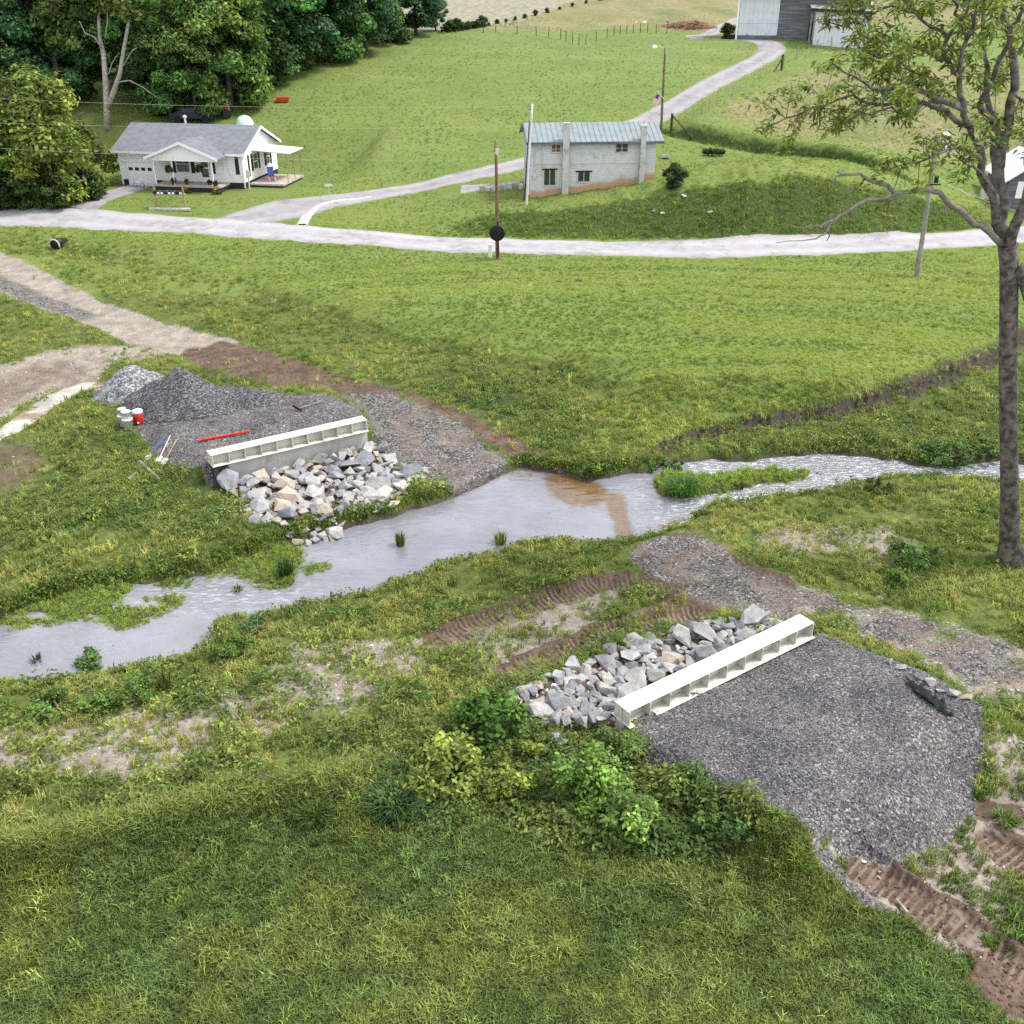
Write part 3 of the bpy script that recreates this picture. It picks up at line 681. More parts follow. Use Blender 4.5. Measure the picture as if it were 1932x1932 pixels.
# distance of map points from roads, to keep grass off them
def off_roads(X, Y):
    ok = np.ones(len(X), bool)
    for cx, cy, wd in RIB:
        for k in range(0, len(cx), 2):
            ok &= (X - cx[k]) ** 2 + (Y - cy[k]) ** 2 > (wd[k] / 2 + .05) ** 2
    return ok

# creek water: one level sheet, the banks cut its outline
wx = np.arange(-45, 48, .35); wy = np.arange(17, 50, .35); WX, WY = np.meshgrid(wx, wy)
wmx, wmy = to_map(WX, WY)
keep = bil(blur(m_creek, 30), wmx, wmy) > .03
ids = np.arange(WX.size).reshape(WX.shape)
k4 = keep[:-1, :-1] | keep[1:, 1:] | keep[1:, :-1] | keep[:-1, 1:]
F = np.stack([ids[:-1, :-1], ids[:-1, 1:], ids[1:, 1:], ids[1:, :-1]], -1)[k4]
used, inv = np.unique(F, return_inverse=True); F = inv.reshape(F.shape)
WV = np.stack([WX.ravel(), WY.ravel(), np.full(WX.size, WATER_Z)], -1)[used]
wp = project(WV[:, 0], WV[:, 1], WV[:, 2])
wme = mesh_from('creek', WV, F, [M['water']], True)
def wsoft(x, y, cx, cy, rx, ry): return np.exp(-(((x - cx) / rx) ** 2 + ((y - cy) / ry) ** 2))
def inpoly_soft(pts, soft=9): return bil(mask(pts, WATER_Z, soft=soft, rough=22, fine=14), *to_map(WV[:, 0], WV[:, 1]))
shal = np.maximum.reduce([inpoly_soft([(1035, 888), (1110, 903), (1150, 925), (1145, 955), (1090, 962), (1050, 945), (1030, 920)]), inpoly_soft([(1140, 930), (1175, 930), (1188, 990), (1205, 1025), (1180, 1040), (1155, 1000), (1148, 960)]),
                          inpoly_soft([(1232, 985), (1300, 975), (1310, 1010), (1250, 1022)]), .75 * inpoly_soft([(930, 900), (1000, 875), (1050, 895), (1000, 905), (950, 915)], 16),
                          .8 * inpoly_soft([(1130, 1020), (1200, 1010), (1250, 1025), (1180, 1050), (1100, 1050)], 14), .55 * (1 - smooth(.62, .9, bil(m_creek, *to_map(WV[:, 0], WV[:, 1]))))])
rap = np.clip(smooth(1150, 1330, wp[0]) + .55 * wsoft(wp[0], wp[1], 430, 1120, 180, 40), 0, 1)
fattr(wme, 'shallow', shal); fattr(wme, 'rapid', rap)
tag(link(bpy.data.objects.new('creek', wme)), None, None, kind='structure')
pw = wpoly([(-260, 880), (0, 790), (60, 755), (150, 700), (230, 700), (230, 760), (150, 770), (60, 830), (-260, 960)], PUD_Z)
pme = mesh_from('puddle', [(x, y, PUD_Z) for x, y in pw], [tuple(range(len(pw)))], [M['mud_water']])
po = tag(link(bpy.data.objects.new('puddle', pme)), None, None, kind='structure')
# ------------------------------------------------------------------ buildings
def build_house():
    o = at(233, 349); a = R(-10)
    W_, D_, FZ, EV = 11.6, 7.8, .55, 3.1     # length, depth, floor level, eave height
    t = thing('house', 'white single storey house with grey shingle roof, gabled front porch and garage', 'house', (o.x, o.y, o.z - .03), a)
    RZ = EV + 1.65
    w = MB(); w.prism([(0, 0, FZ), (0, D_, FZ), (0, D_, EV), (0, D_ / 2, RZ - .12), (0, 0, EV)], (W_, 0, 0)); wall = w.build('wall', M['siding'], t)
    f = MB(); f.box(.04, .04, -.8, W_ - .04, D_ - .04, FZ - .003); f.build('foundation', M['dark'], t)
    ov = .42; th = .12
    sl = (RZ - EV) / (D_ / 2)
    r = MB()
    e0 = EV - ov * sl
    for sy in (0, 1):
        ya, yb = ((-ov, D_ / 2) if sy == 0 else (D_ + ov, D_ / 2))
        r.prism([(-ov, ya, e0), (-ov, yb, RZ), (-ov, yb, RZ + th), (-ov, ya, e0 + th)], (W_ + 2 * ov, 0, 0))
    roof = r.build('roof', M['shingle'], t)
    for x in (-ov - .03, W_ + ov):
        for ya in (-ov, D_ + ov):
            tr = MB(); tr.prism([(x, ya, e0 - .12), (x, D_ / 2, RZ - .12), (x, D_ / 2, RZ + .10), (x, ya, e0 + .10)], (.03, 0, 0)); tr.build('fascia', M['trim'], roof)
    for xa, xb in ((-ov, 3.9), (10.3, W_ + ov)): tr = MB(); tr.box(xa, -ov - .05, e0 - .1, xb, -ov - .003, e0 + .09); tr.build('gutter', M['trim'], roof)
    v = MB(); v.lathe([(.09, -.3), (.09, .75), (.17, .75), (.17, .9), (.02, .97)], (4.6, D_ / 2 + .5, RZ - .2), 10); v.build('vent_pipe', M['tin'], roof)
    # garage end
    g = MB(); g.box(-.06, -.08, EV - 1.0, 3.85, -.003, EV - .78); g.box(.45, -.06, 2.02, 3.35, -.003, 2.2); g.box(-.02, -.05, .1, .12, -.003, EV); g.build('trim', M['trim'], t)
    gd = MB(); gd.box(.62, -.05, .03, 3.2, -.004, 2.0)
    for k in range(4): gd.box(.62, -.062, .03 + k * .5, 3.2, -.052, .05 + k * .5)
    d = gd.build('garage_door', M['trim'], t)
    for k in range(4):
        q = MB(); q.box(.82 + k * .6, -.068, 1.33, 1.2 + k * .6, -.0525, 1.6); q.build('window', M['glass'], d)
    # porch
    px0, px1, pd = 4.05, 10.15, 2.1
    p = MB(); p.box(px0 + .1, -pd, .42, px1 + .15, -.01, FZ); p.build('porch_floor', M['deck'], t)
    p = MB(); p.box(px0 + .18, -pd + .06, -.5, px1 + .07, -.05, .417); p.build('porch_skirt', M['dark'], t)
    pe, pk = EV - .35, EV + .95; xm = (px0 + px1) / 2
    p = MB()
    for x0 in (px0 - .3, px1 + .3):
        p.prism([(x0, -pd - .3, pe), (xm, -pd - .3, pk), (xm, -pd - .3, pk + .11), (x0, -pd - .3, pe + .11)], (0, pd + 2.6, 0))
    pr = p.build('porch_roof', M['shingle'], t)
    p = MB(); p.prism([(px0 - .1, -pd, pe + .02), (px1 + .1, -pd, pe + .02), (xm, -pd, pk - .04)], (0, .08, 0)); p.box(px0, -pd - .02, pe - .18, px1, -pd + .1, pe + .015); p.build('porch_gable', M['siding'], pr)
    for x0 in (px0 - .32, px1 + .32):
        p = MB(); p.prism([(x0, -pd - .335, pe - .1), (xm, -pd - .335, pk - .1), (xm, -pd - .335, pk + .13), (x0, -pd - .335, pe + .13)], (0, .03, 0)); p.build('fascia', M['trim'], pr)
    for x in (px0 + .25, px0 + 1.95, xm + 2.55):
        p = MB(); p.box(x - .05, -pd + .12, FZ, x + .05, -pd + .22, pe - .18); p.build('porch_post', M['trim'], t)
    def window(x0, x1, z0, z1, par=t, face='front', pale=False):
        def bx(m, u0, u1, za, zb, d0, d1):
            if face == 'front': m.box(u0, -d1, za, u1, -d0, zb)
            else: m.box(W_ + d0, u0, za, W_ + d1, u1, zb)
        m = MB()
        bx(m, x0 - .07, x1 + .07, z1, z1 + .08, .003, .05); bx(m, x0 - .07, x1 + .07, z0 - .08, z0, .003, .06)
        bx(m, x0 - .07, x0, z0, z1, .003, .05); bx(m, x1, x1 + .07, z0, z1, .003, .05); bx(m, x0, x1, (z0 + z1) / 2 - .03, (z0 + z1) / 2 + .03, .012, .045)
        fr = m.build('window', M['trim'], t); m = MB(); bx(m, x0, x1, z0, z1, .004, .011); m.build('pane', M['siding'] if pale else M['glass'], fr)
    def shutter(x, z0, z1, face='front', w=.34):
        m = MB()
        def bx(u0, u1, za, zb, d0, d1):
            if face == 'front': m.box(u0, -d1, za, u1, -d0, zb)
            else: m.box(W_ + d0, u0, za, W_ + d1, u1, zb)
        bx(x - w / 2, x + w / 2, z0, z1, .003, .04); bx(x - w / 2 + .04, x + w / 2 - .04, z0 + .06, (z0 + z1) / 2 - .03, .041, .055); bx(x - w / 2 + .04, x + w / 2 - .04, (z0 + z1) / 2 + .03, z1 - .06, .041, .055)
        m.build('shutter', M['shutter'], t)
    window(5.45, 6.6, 1.35, 2.65); shutter(5.15, 1.25, 2.75); shutter(6.95, 1.25, 2.75)
    window(9.15, 9.8, 1.35, 2.65, pale=True); shutter(8.95 - .1, 1.25, 2.75); shutter(11.1, 1.25, 2.75); window(10.35, 10.8, 1.35, 2.65, pale=True)
    m = MB(); m.box(7.62, -.05, FZ, 8.52, -.003, 2.68); dr = m.build('front_door', M['trim'], t)
    m = MB(); m.box(7.75, -.062, .95, 8.39, -.0505, 1.65); m.box(7.75, -.062, 1.78, 8.39, -.0505, 2.55); m.build('pane', M['glass'], dr)
    # gable side
    window(2.35, 3.25, 1.35, 2.6, face='side'); shutter(2.05, 1.25, 2.7, 'side', .4); shutter(3.55, 1.25, 2.7, 'side', .4); shutter(1.3, .9, 2.7, 'side', .3)
    window(5.35, 5.95, 1.35, 2.6, face='side'); shutter(5.05, 1.25, 2.7, 'side', .36); shutter(6.3, 1.25, 2.7, 'side', .36)
    m = MB(); m.box(W_ + .01, 1.0, FZ - .35, W_ + 3.2, 6.0, FZ - .2); m.build('side_deck', M['deck'], t)
    m = MB(); m.box(W_ + .02, 1.08, -.6, W_ + 3.1, 5.9, FZ - .353); m.build('deck_skirt', M['dark'], t)
    m = MB(); m.prism([(W_ + .01, 2.2, 2.92), (W_ + 3.5, 2.2, 2.72), (W_ + 3.5, 2.2, 2.80), (W_ + .01, 2.2, 3.0)], (0, 3.6, 0)); aw = m.build('awning', M['tin'], t)
    for y in (2.3, 4.0, 5.7):
        m = MB(); m.box(W_ + 3.1, y, FZ - .35, W_ + 3.15, y + .05, 2.74); m.build('post', M['pole_grey'], aw)
    m = MB(); m.box(W_ - .02, .0, .12, W_ + .06, -.08, EV - .1); m.build('downspout', M['trim'], t)
    m = MB(); m.box(W_ + .55, -.45, -.3, W_ + .63, -.37, 1.3); m.box(W_ + .42, -.5, 1.05, W_ + .76, -.36, 1.6); m.lathe([(.13, 0), (.13, .16), (.04, .2)], (W_ + .59, -.43, 1.6), 10); m.build('electric_meter', M['steel'], t)
    mw = Matrix.Translation(t.location) @ Matrix.Rotation(a, 4, 'Z')
    return t, (lambda x, y, z: mw @ Vector((x, y, z))), a, FZ, pe
house, HL, HA, HFZ, HPE = build_house()

def build_block():
    o = at(1000, 372); a = R(4.5); s = 1.0
    W_, D_, H_ = 10.3, 5.8, 4.4
    t = thing('block_building', 'two storey painted block building with green grey metal roof on grassy bank', 'building', (o.x, o.y, o.z), a)
    RZ = H_ + .95
    # front wall as a grid so that the clay stain along the ground can follow the slope
    nx, nz = 60, 30; V = []; F = []; ST = []
    ca, sa = math.cos(a), math.sin(a)
    for j in range(nz + 1):
        for i in range(nx + 1):
            x = W_ * i / nx; z = -2.5 + (H_ + 2.5) * j / nz; V.append((x, 0, z))
            g = float(height(o.x + x * ca, o.y + x * sa)) - o.z
            ST.append(1 - smooth(.1, 1.0, z - g))
    for j in range(nz):
        for i in range(nx): q = j * (nx + 1) + i; F.append((q, q + 1, q + nx + 2, q + nx + 1))
    n0 = len(V)
    V += [(0, 0, -2.5), (0, D_, -2.5), (0, D_, H_), (0, 0, H_), (0, D_ / 2, RZ - .1), (W_, 0, -2.5), (W_, D_, -2.5), (W_, D_, H_), (W_, 0, H_), (W_, D_ / 2, RZ - .1)]
    F += [(n0, n0 + 3, n0 + 4, n0 + 2, n0 + 1), (n0 + 5, n0 + 6, n0 + 7, n0 + 9, n0 + 8), (n0 + 1, n0 + 2, n0 + 7, n0 + 6)]; ST += [0] * 10
    me = mesh_from('wall', V, F, [M['block']]); fattr(me, 'stain', ST); wo = link(bpy.data.objects.new('wall', me)); wo.parent = t
    ov = .42; sl = (RZ - H_) / (D_ / 2); e0 = H_ - ov * sl
    r = MB()
    for ya in (-ov, D_ + ov): r.prism([(-.35, ya, e0), (-.35, D_ / 2, RZ), (-.35, D_ / 2, RZ + .08), (-.35, ya, e0 + .08)], (W_ + .9, 0, 0))
    for k in range(26):
        x = -.3 + k * (W_ + .8) / 25.5; r.prism([(x, -ov, e0 + .082), (x, D_ / 2, RZ + .082), (x, D_ / 2, RZ + .12), (x, -ov, e0 + .12)], (.04, 0, 0))
    ro = r.build('roof', M['metal_roof'], t)
    m = MB(); m.box(-.35, -ov - .04, e0 - .12, W_ + .55, -ov - .003, e0 + .04); m.build('fascia', M['board'], ro); m = MB(); m.prism([(-.39, -ov, e0 - .1), (-.39, D_ / 2, RZ - .1), (-.39, D_ / 2, RZ + .1), (-.39, -ov, e0 + .1)], (.037, 0, 0)); m.build('fascia', M['board'], ro); m = MB(); m.prism([(-.39, D_ + ov, e0 - .1), (-.39, D_ / 2, RZ - .1), (-.39, D_ / 2, RZ + .1), (-.39, D_ + ov, e0 + .1)], (.037, 0, 0)); m.build('fascia', M['board'], ro)
    for x, w, top in ((2.85, .52, RZ + .45), (9.15, .42, RZ + .2)):
        m = MB(); m.box(x - w / 2, -.5, -2, x + w / 2, -.003, top); m.box(x - w / 2 - .03, -.53, top - .12, x + w / 2 + .03, .02, top + .003); c = m.build('chimney', M['concrete'], t)
    def win(x0, x1, z0, z1, glass, lint=True):
        m = MB(); m.box(x0 - .09, -.05, z0, x0, -.003, z1); m.box(x1, -.05, z0, x1 + .09, -.003, z1); m.box(x0 - .09, -.07, z0 - .1, x1 + .09, -.003, z0); m.box((x0 + x1) / 2 - .03, -.045, z0, (x0 + x1) / 2 + .03, -.016, z1)
        fr = m.build('window', M['concrete'], t); m = MB(); m.box(x0, -.015, z0, x1, -.004, z1); m.build('pane', glass, fr)
        if lint: m = MB(); m.box(x0 - .2, -.08, z1, x1 + .2, -.003, z1 + .1); m.build('lintel', M['black'], fr)
    win(1.15, 2.05, .95, 2.15, M['glass']); win(3.95, 4.9, 1.2, 1.95, M['glass']); win(1.75, 2.4, 3.55, 4.3, M['rust'], False); win(7.0, 7.95, 3.5, 4.2, M['glass'])
    m = MB(); m.tube([(.35, -.06, 4.3), (.35, -.06, 1.7), (.95, -.06, 1.75), (.95, -.06, 4.2)], .03, 6); m.lathe([(.12, 0), (.12, .25), (.05, .3)], (.35, -.12, 1.5), 8); m.build('conduit', M['steel'], t)
    m = MB(); m.box(-.05, .6, -.3, -.004, 2.6, 2.2); 
    for k in range(5): m.box(-.09, .75 + k * .38, -.3, -.052, .85 + k * .38, 2.1)
    m.build('side_door', M['trim'], t)
    m = MB(); m.box(.5, -.055, 2.6, 9.9, -.003, 2.625); m.box(.5, -.055, 3.75, 9.9, -.003, 3.775); m.build('cable_run', M['steel'], t)
    return t
build_block()

def build_barn():
    o = at(1389, 75)
    t = thing('barn', 'big weathered grey board barn with white metal covered end bay', 'barn', (o.x, o.y + .3, 13.15), R(-11))
    W_, D_, H_ = 15.6, 9.5, 5.5; RZ = H_ + 3.2
    m = MB(); m.prism([(0, 0, -.8), (0, D_, -.8), (0, D_, H_), (0, D_ / 2, RZ - .15), (0, 0, H_)], (W_, 0, 0)); m.build('wall', M['board'], t)
    m = MB()
    for ya in (-.7, D_ + .7):
        sl = 3.2 / (D_ / 2); m.prism([(-.6, ya, H_ - .7 * sl), (-.6, D_ / 2, RZ), (-.6, D_ / 2, RZ + .1), (-.6, ya, H_ - .7 * sl + .1)], (W_ + 1.2, 0, 0))
    m.build('roof', M['metal_roof'], t)
    m = MB(); m.box(.15, -.06, .55, 4.9, -.003, 5.1)
    for k in range(9): m.box(.2 + k * .56, -.085, .55, .24 + k * .56, -.062, 5.1)
    m.box(.1, -.1, 1.9, 4.9, -.087, 1.97); m.build('metal_cladding', M['tin'], t)
    for xa in (-.1, W_ - .12): m = MB(); m.box(xa, -.12, -.8, xa + .22, .1, H_ - .5); m.build('corner_board', M['trim'], t)
    m = MB(); m.box(8.6, -.05, -.5, 9.8, -.003, 2.2); m.build('doorway', M['black'], t)
    return t
build_barn()

def build_shed():
    o = at(1531, 82); 
    t = thing('lean_to_shed', 'white sheet metal lean-to shed with dark sloping roof beside grey barn', 'shed', (o.x, o.y - .6, o.z), R(-10))
    W_, D_, H_ = 6.3, 2.6, 3.45
    m = MB(); m.prism([(0, 0, -.6), (0, D_, -.6), (0, D_, H_ + .35), (0, 0, H_)], (W_, 0, 0))
    for k in range(12): m.box(.2 + k * .52, -.035, -.5, .24 + k * .52, -.003, H_ - .1)
    m.build('wall', M['tin'], t)
    m = MB(); m.prism([(-.7, -.5, H_ + .25), (-.7, D_ + .4, H_ + .75), (-.7, D_ + .4, H_ + .9), (-.7, -.5, H_ + .4)], (W_ + 1.1, 0, -.35)); m.build('roof', M['metal_roof'], t)
    m = MB(); m.prism([(-.7, -.56, H_ + .1), (-.7, -.56, H_ + .42), (W_ + .4, -.56, H_ + .07), (W_ + .4, -.56, H_ - .25)], (0, .05, 0)); m.build('fascia', M['black'], t)
    m = MB(); m.box(-.6, -.12, -.6, -.42, .06, H_ + .3); m.build('post', M['wood'], t); m = MB(); m.box(W_ - .1, -.14, -.6, W_ + .08, -.04, H_ + .1); m.build('post', M['wood'], t)
    return t
build_shed()

def build_outbuilding():
    o = at(1893, 392)
    t = thing('outbuilding', 'small grey outbuilding with white metal roof behind the big tree trunk', 'outbuilding', (o.x, o.y, o.z), R(-8))
    W_, D_, H_ = 4.4, 6, 2.3; RZ = 3.9
    m = MB(); m.prism([(0, 0, -.5), (W_, 0, -.5), (W_, 0, H_), (W_ / 2, 0, RZ - .1), (0, 0, H_)], (0, D_, 0)); m.build('wall', M['board'], t)
    m = MB()
    for x0 in (-.4, W_ + .4): sl = (RZ - H_) / (W_ / 2); m.prism([(x0, -.4, H_ - .4 * sl), (W_ / 2, -.4, RZ), (W_ / 2, -.4, RZ + .09), (x0, -.4, H_ - .4 * sl + .09)], (0, D_ + .8, 0))
    m.build('roof', M['tin'], t)
    m = MB(); m.box(.7, -.06, .9, .85, -.003, 2.0); m.box(2.25, -.06, .9, 2.4, -.003, 2.0); m.box(.7, -.07, .78, 2.4, -.003, .9); m.box(.7, -.07, 2.0, 2.4, -.003, 2.1); m.box(1.5, -.06, .9, 1.6, -.003, 2.0)
    f = m.build('window', M['trim'], t); m = MB(); m.box(.85, -.03, .9, 2.25, -.004, 2.0); m.build('pane', M['siding'], f)
    o = at(1862, 377); t2 = thing('feed_tank', 'low grey blue metal tank beside the small grey outbuilding', 'tank', o, R(-10))
    m = MB(); m.box(-.55, -.4, .12, .55, .4, 1.05); m.build('body', M['steel'], t2, bevel=.08)
    for x in (-.4, .34): m = MB(); m.box(x, -.36, -.1, x + .08, .36, .12); m.build('skid', M['wood'], t2)
build_outbuilding()

# ------------------------------------------------------------------ bridge abutments
def abutment(name, label, O, D, L, zt, wall_bot, off, Lw):
    t = thing(name, label, 'bridge abutment', (O[0], O[1], zt), math.atan2(D[1], D[0]), 'bridge abutments')
    def slab(n, x0, y0, z0, x1, y1, z1, mat, b=.012): m = MB(); m.box(x0, y0, z0, x1, y1, z1); return m.build(n, mat, t, bevel=b)
    h = .50
    slab('top_flange', 0, -.30, -.035, L, .30, 0, M['steel'])
    slab('web', 0, -.02, -h, L, .02, -.038, M['steel'], 0)
    slab('bottom_flange', 0, -.42, -h - .035, L, .42, -h - .003, M['steel'])
    n = 11
    for k in range(n):
        x = .06 + (L - .12) * k / (n - 1)
        for sgn in (-1, 1):
            m = MB(); m.box(x - .014, .023 if sgn > 0 else -.33, -h, x + .014, .33 if sgn > 0 else -.023, -.038); m.build('stiffener', M['steel'], t)
    slab('wall', off, -.16, -wall_bot, off + Lw, .2, -h - .038, M['concrete'], .02)
    return t
abutment('abutment', 'pale bridge abutment beam on concrete wall above riprap across the creek', aO, aD, aL, 2.05, 1.9, .75, aL - .75, )
abutment('abutment', 'white topped near bridge abutment beam with open cells along dark gravel pad', bO, bD, bL, 1.9, 1.9, 0.0, bL)

# ------------------------------------------------------------------ riprap
def hull_rock(seed):
    r = random.Random(seed); bm = bmesh.new()
    for _ in range(12):
        v = Vector((r.gauss(0, 1), r.gauss(0, 1), r.gauss(0, 1))).normalized(); v *= r.uniform(.85, 1.1)
        bm.verts.new((v.x * r.uniform(.5, .62), v.y * .46, v.z * .36))
    bmesh.ops.convex_hull(bm, input=bm.verts)
    for v in [v for v in bm.verts if not v.link_faces]: bm.verts.remove(v)
    bmesh.ops.dissolve_limit(bm, angle_limit=.22, verts=bm.verts, edges=bm.edges)
    bmesh.ops.bevel(bm, geom=list(bm.edges), offset=.014, segments=1, affect='EDGES', profile=.6)
    bmesh.ops.triangulate(bm, faces=bm.faces)
    bmesh.ops.subdivide_edges(bm, edges=bm.edges, cuts=1, use_grid_fill=True)
    for v in bm.verts:
        n = mnoise.noise(v.co * 4.5 + Vector((seed * 3.1, 0, 0))); v.co += v.co.normalized() * n * .05
    me = bpy.data.meshes.new('boulder'); bm.to_mesh(me); bm.free(); me.materials.append(M['rock_grey']); return me
ROCKS = [hull_rock(s) for s in range(16)]
ORD = ['first', 'second', 'third', 'fourth', 'fifth', 'sixth', 'seventh', 'eighth', 'ninth', 'tenth', 'eleventh', 'twelfth', 'thirteenth', 'fourteenth', 'fifteenth', 'sixteenth',
       'seventeenth', 'eighteenth', 'nineteenth', 'twentieth'] + [f'{i}th' for i in range(21, 60)]
def rock(name, loc, size, kind, rz, flat=1.0, tilt=.35):
    o = link(bpy.data.objects.new(name, random.choice(ROCKS)))
    o.location = loc; o.scale = (size, size * random.uniform(.8, 1.1), size * random.uniform(.75, 1.05) * flat); o.rotation_euler = (random.uniform(-tilt, tilt), random.uniform(-tilt, tilt), rz)
    o.material_slots[0].link = 'OBJECT'; o.material_slots[0].material = M['rock_' + kind]; return o
KW = {'grey': 'grey', 'pale': 'pale', 'tan': 'tan', 'blue': 'blue grey'}
def riprap(poly, spacing, size, zfun, where, group, weights, seed, extra=()):
    random.seed(seed)
    w = un(np.array(poly)[:, 0], np.array(poly)[:, 1], .8)[:, :2]
    lo, hi = w.min(0), w.max(0); pts = []; fr = (aO, aD, -1) if 'far' in where else (bO, bD, 1)
    tries = 0
    while tries < 9000:
        tries += 1
        x, y = random.uniform(lo[0], hi[0]), random.uniform(lo[1], hi[1])
        if not inside(np.array([x]), np.array([y]), w)[0]: continue
        sz = random.choice(size) * random.uniform(.85, 1.15)
        if float(ts(fr[0], fr[1], np.array(x), np.array(y))[1]) * fr[2] < .28 + sz * .4: continue
        if any((x - a) ** 2 + (y - b) ** 2 < (spacing * (sz + c) / 2) ** 2 for a, b, c in pts): continue
        pts.append((x, y, sz))
    items = []
    for x, y, sz in pts:
        k = random.choices(list(KW), weights)[0]; z = zfun(x, y)
        items.append([x, y, z, sz, k])
    items += list(extra)
    items.sort(key=lambda i: project(i[0], i[1], i[2])[1])
    nrow = max(3, round(math.sqrt(len(items) / 2.2))); per = math.ceil(len(items) / nrow)
    for r in range(nrow):
        row = sorted(items[r * per:(r + 1) * per], key=lambda i: project(i[0], i[1], i[2])[0])
        for c, (x, y, z, sz, k) in enumerate(row):
            o = rock('boulder', (x, y, z + sz * random.uniform(.06, .22)), sz, k, random.uniform(0, 6.3))
            big = 'large ' if sz > max(size) * .95 else ('small ' if sz < min(size) * 1.05 else '')
            tag(o, f'{big}{KW[k]} boulder, {ORD[c]} from left in {ORD[r]} row of {where}', 'boulder', group)
def zA(x, y):
    t_, s_ = ts(aO, aD, np.array(x), np.array(y)); return max(float(height(x, y)), .06) + max(0, .22 * (1 - smooth(0.2, 2.6, float(-s_)))) * (1 if -.5 < t_ < aL + .5 else .2)
def zB(x, y):
    t_, s_ = ts(bO, bD, np.array(x), np.array(y)); return float(height(x, y)) + max(0, .45 * (1 - smooth(0.2, 2.0, float(s_))))
riprap([(400, 885), (440, 880), (560, 862), (690, 832), (722, 838), (745, 870), (800, 882), (770, 925), (735, 945), (655, 962), (640, 990), (585, 1000), (480, 985), (440, 925)], .58, (.45, .62, .8, 1.0, 1.25), zA,
       'riprap below the far abutment', 'riprap boulders below the far abutment', (4, 5, 2.2, 2.2), 11)
riprap([(955, 1318), (1030, 1278), (1100, 1250), (1240, 1196), (1330, 1172), (1440, 1160), (1478, 1172), (1400, 1215), (1178, 1318), (1205, 1350), (1180, 1385), (1120, 1388), (1000, 1368)], .56, (.38, .5, .65, .85, 1.05), zB,
       'riprap by the near abutment', 'riprap boulders by the near abutment', (5, 4.5, .3, 1.4), 12)
random.seed(21)
for i, (x, y, s_, k) in enumerate([(1603, 1190, .22, 'pale'), (1628, 1204, .28, 'pale'), (1642, 1218, .26, 'tan'), (1662, 1234, .3, 'pale'), (1682, 1252, .32, 'grey'), (1700, 1262, .3, 'pale'), (1756, 1290, .5, 'pale'), (1775, 1302, .42, 'grey'),
                                   (1800, 1312, .46, 'pale'), (1822, 1318, .4, 'tan'), (1846, 1324, .5, 'pale'), (1735, 1278, .4, 'blue')]):
    o = rock('edging_stone', at(x, y) + Vector((0, 0, .06)), s_, k, random.uniform(0, 6)); tag(o, f'{KW[k]} edging stone, {ORD[i]} from the top along the right edge of gravel pad', 'stone', 'edging stones beside the gravel pad')
for x, y, s_, k, lab in ((1255, 299, 1.0, 'grey', 'grey boulder alone on the lawn right of block building'), (1278, 352, .9, 'tan', 'brown boulder under the dark bush on the grassy bank'),
                         (1058, 1408, .85, 'grey', 'rounded grey rock half hidden between the near shrubs'), (935, 1420, .5, 'pale', 'pale rock among yellow green leaves left of near riprap'),
                         (612, 968, 1.0, 'tan', 'orange tan boulder at the water edge below far riprap'), (405, 1442, .35, 'tan', 'small orange stone on weedy slope in front'),
                         (1345, 1002, .3, 'pale', 'small pale stone at the grass edge beside the ford'), (1660, 1132, .3, 'pale', 'small white stone in grass near the big tree'),
                         (1040, 1258, .2, 'pale', 'small pale stone beside the lower machine track'), (1290, 372, .55, 'pale', 'pale stone poking out of the weedy bank'), (1340, 402, .5, 'pale', 'white stone low on the weedy bank'), (1320, 415, .4, 'tan', 'tan stone low on the weedy bank by the road'),
                         (1232, 398, .5, 'pale', 'pale stone on the bank below the block building'), (1250, 404, .45, 'tan', 'tan stone on the bank below the block building')):
    tag(rock('stone', at(x, y) + Vector((0, 0, s_ * .15)), s_, k, random.uniform(0, 6)), lab, 'rock')
tag(rock('dirt_clod', at(500, 1478) + Vector((0, 0, .12)), .75, 'tan', 1.0), 'dark brown clod of earth on the weedy slope', 'clod')
M['clod'] = simple('earth_clod', (.075, .05, .035), .95, .4, 6, .8)
sc.collection.objects['dirt_clod'].material_slots[0].material = M['clod']

# ------------------------------------------------------------------ gravel heaps
def heap(name, label, px, py, rx, ry, h, rz, mat, seed):
    c = at(px, py); n = 70; V = []; F = []; ca, sa = math.cos(rz), math.sin(rz)
    for j in range(n + 1):
        for i in range(n + 1):
            u, v = i / n * 2 - 1, j / n * 2 - 1; r = math.hypot(u, v)
            x, y = u * rx, v * ry; X, Y = c.x + x * ca - y * sa, c.y + x * sa + y * ca
            f = max(0, 1 - r) ** 1.05 * h; f = min(f, h * .93 - .08 * f)
            nn = mnoise.fractal(Vector((X * .7, Y * .7, seed)), .8, 2, 3) * .22 * min(1, f * 2) + mnoise.noise(Vector((X * 4, Y * 4, seed))) * .035
            V.append((X, Y, float(height(X, Y)) + f + nn - (.05 if r < .97 else .25)))
    for j in range(n):
        for i in range(n): q = j * (n + 1) + i; F.append((q, q + 1, q + n + 2, q + n + 1))
    V = np.array(V); V -= np.array(c); o = link(bpy.data.objects.new(name, mesh_from(name, V, F, [mat], True))); o.location = c
    return tag(o, label, 'gravel heap', 'gravel heaps on the far bank')
def gravel_mat(name, stops, scale):
    t = NT(name); v = t.voro(scale); n = t.noise(1.2, 4)
    c = t.ramp(t.math('ADD', t.math('MULTIPLY', t.sep(v), .85), t.math('MULTIPLY', n, .3)), stops)
    return t.fin(c, .92, t.bump(t.math('ADD', t.math('MULTIPLY', t.voro(scale, out='Distance'), -1), t.noise(30, 2)), .8, .07), .2)
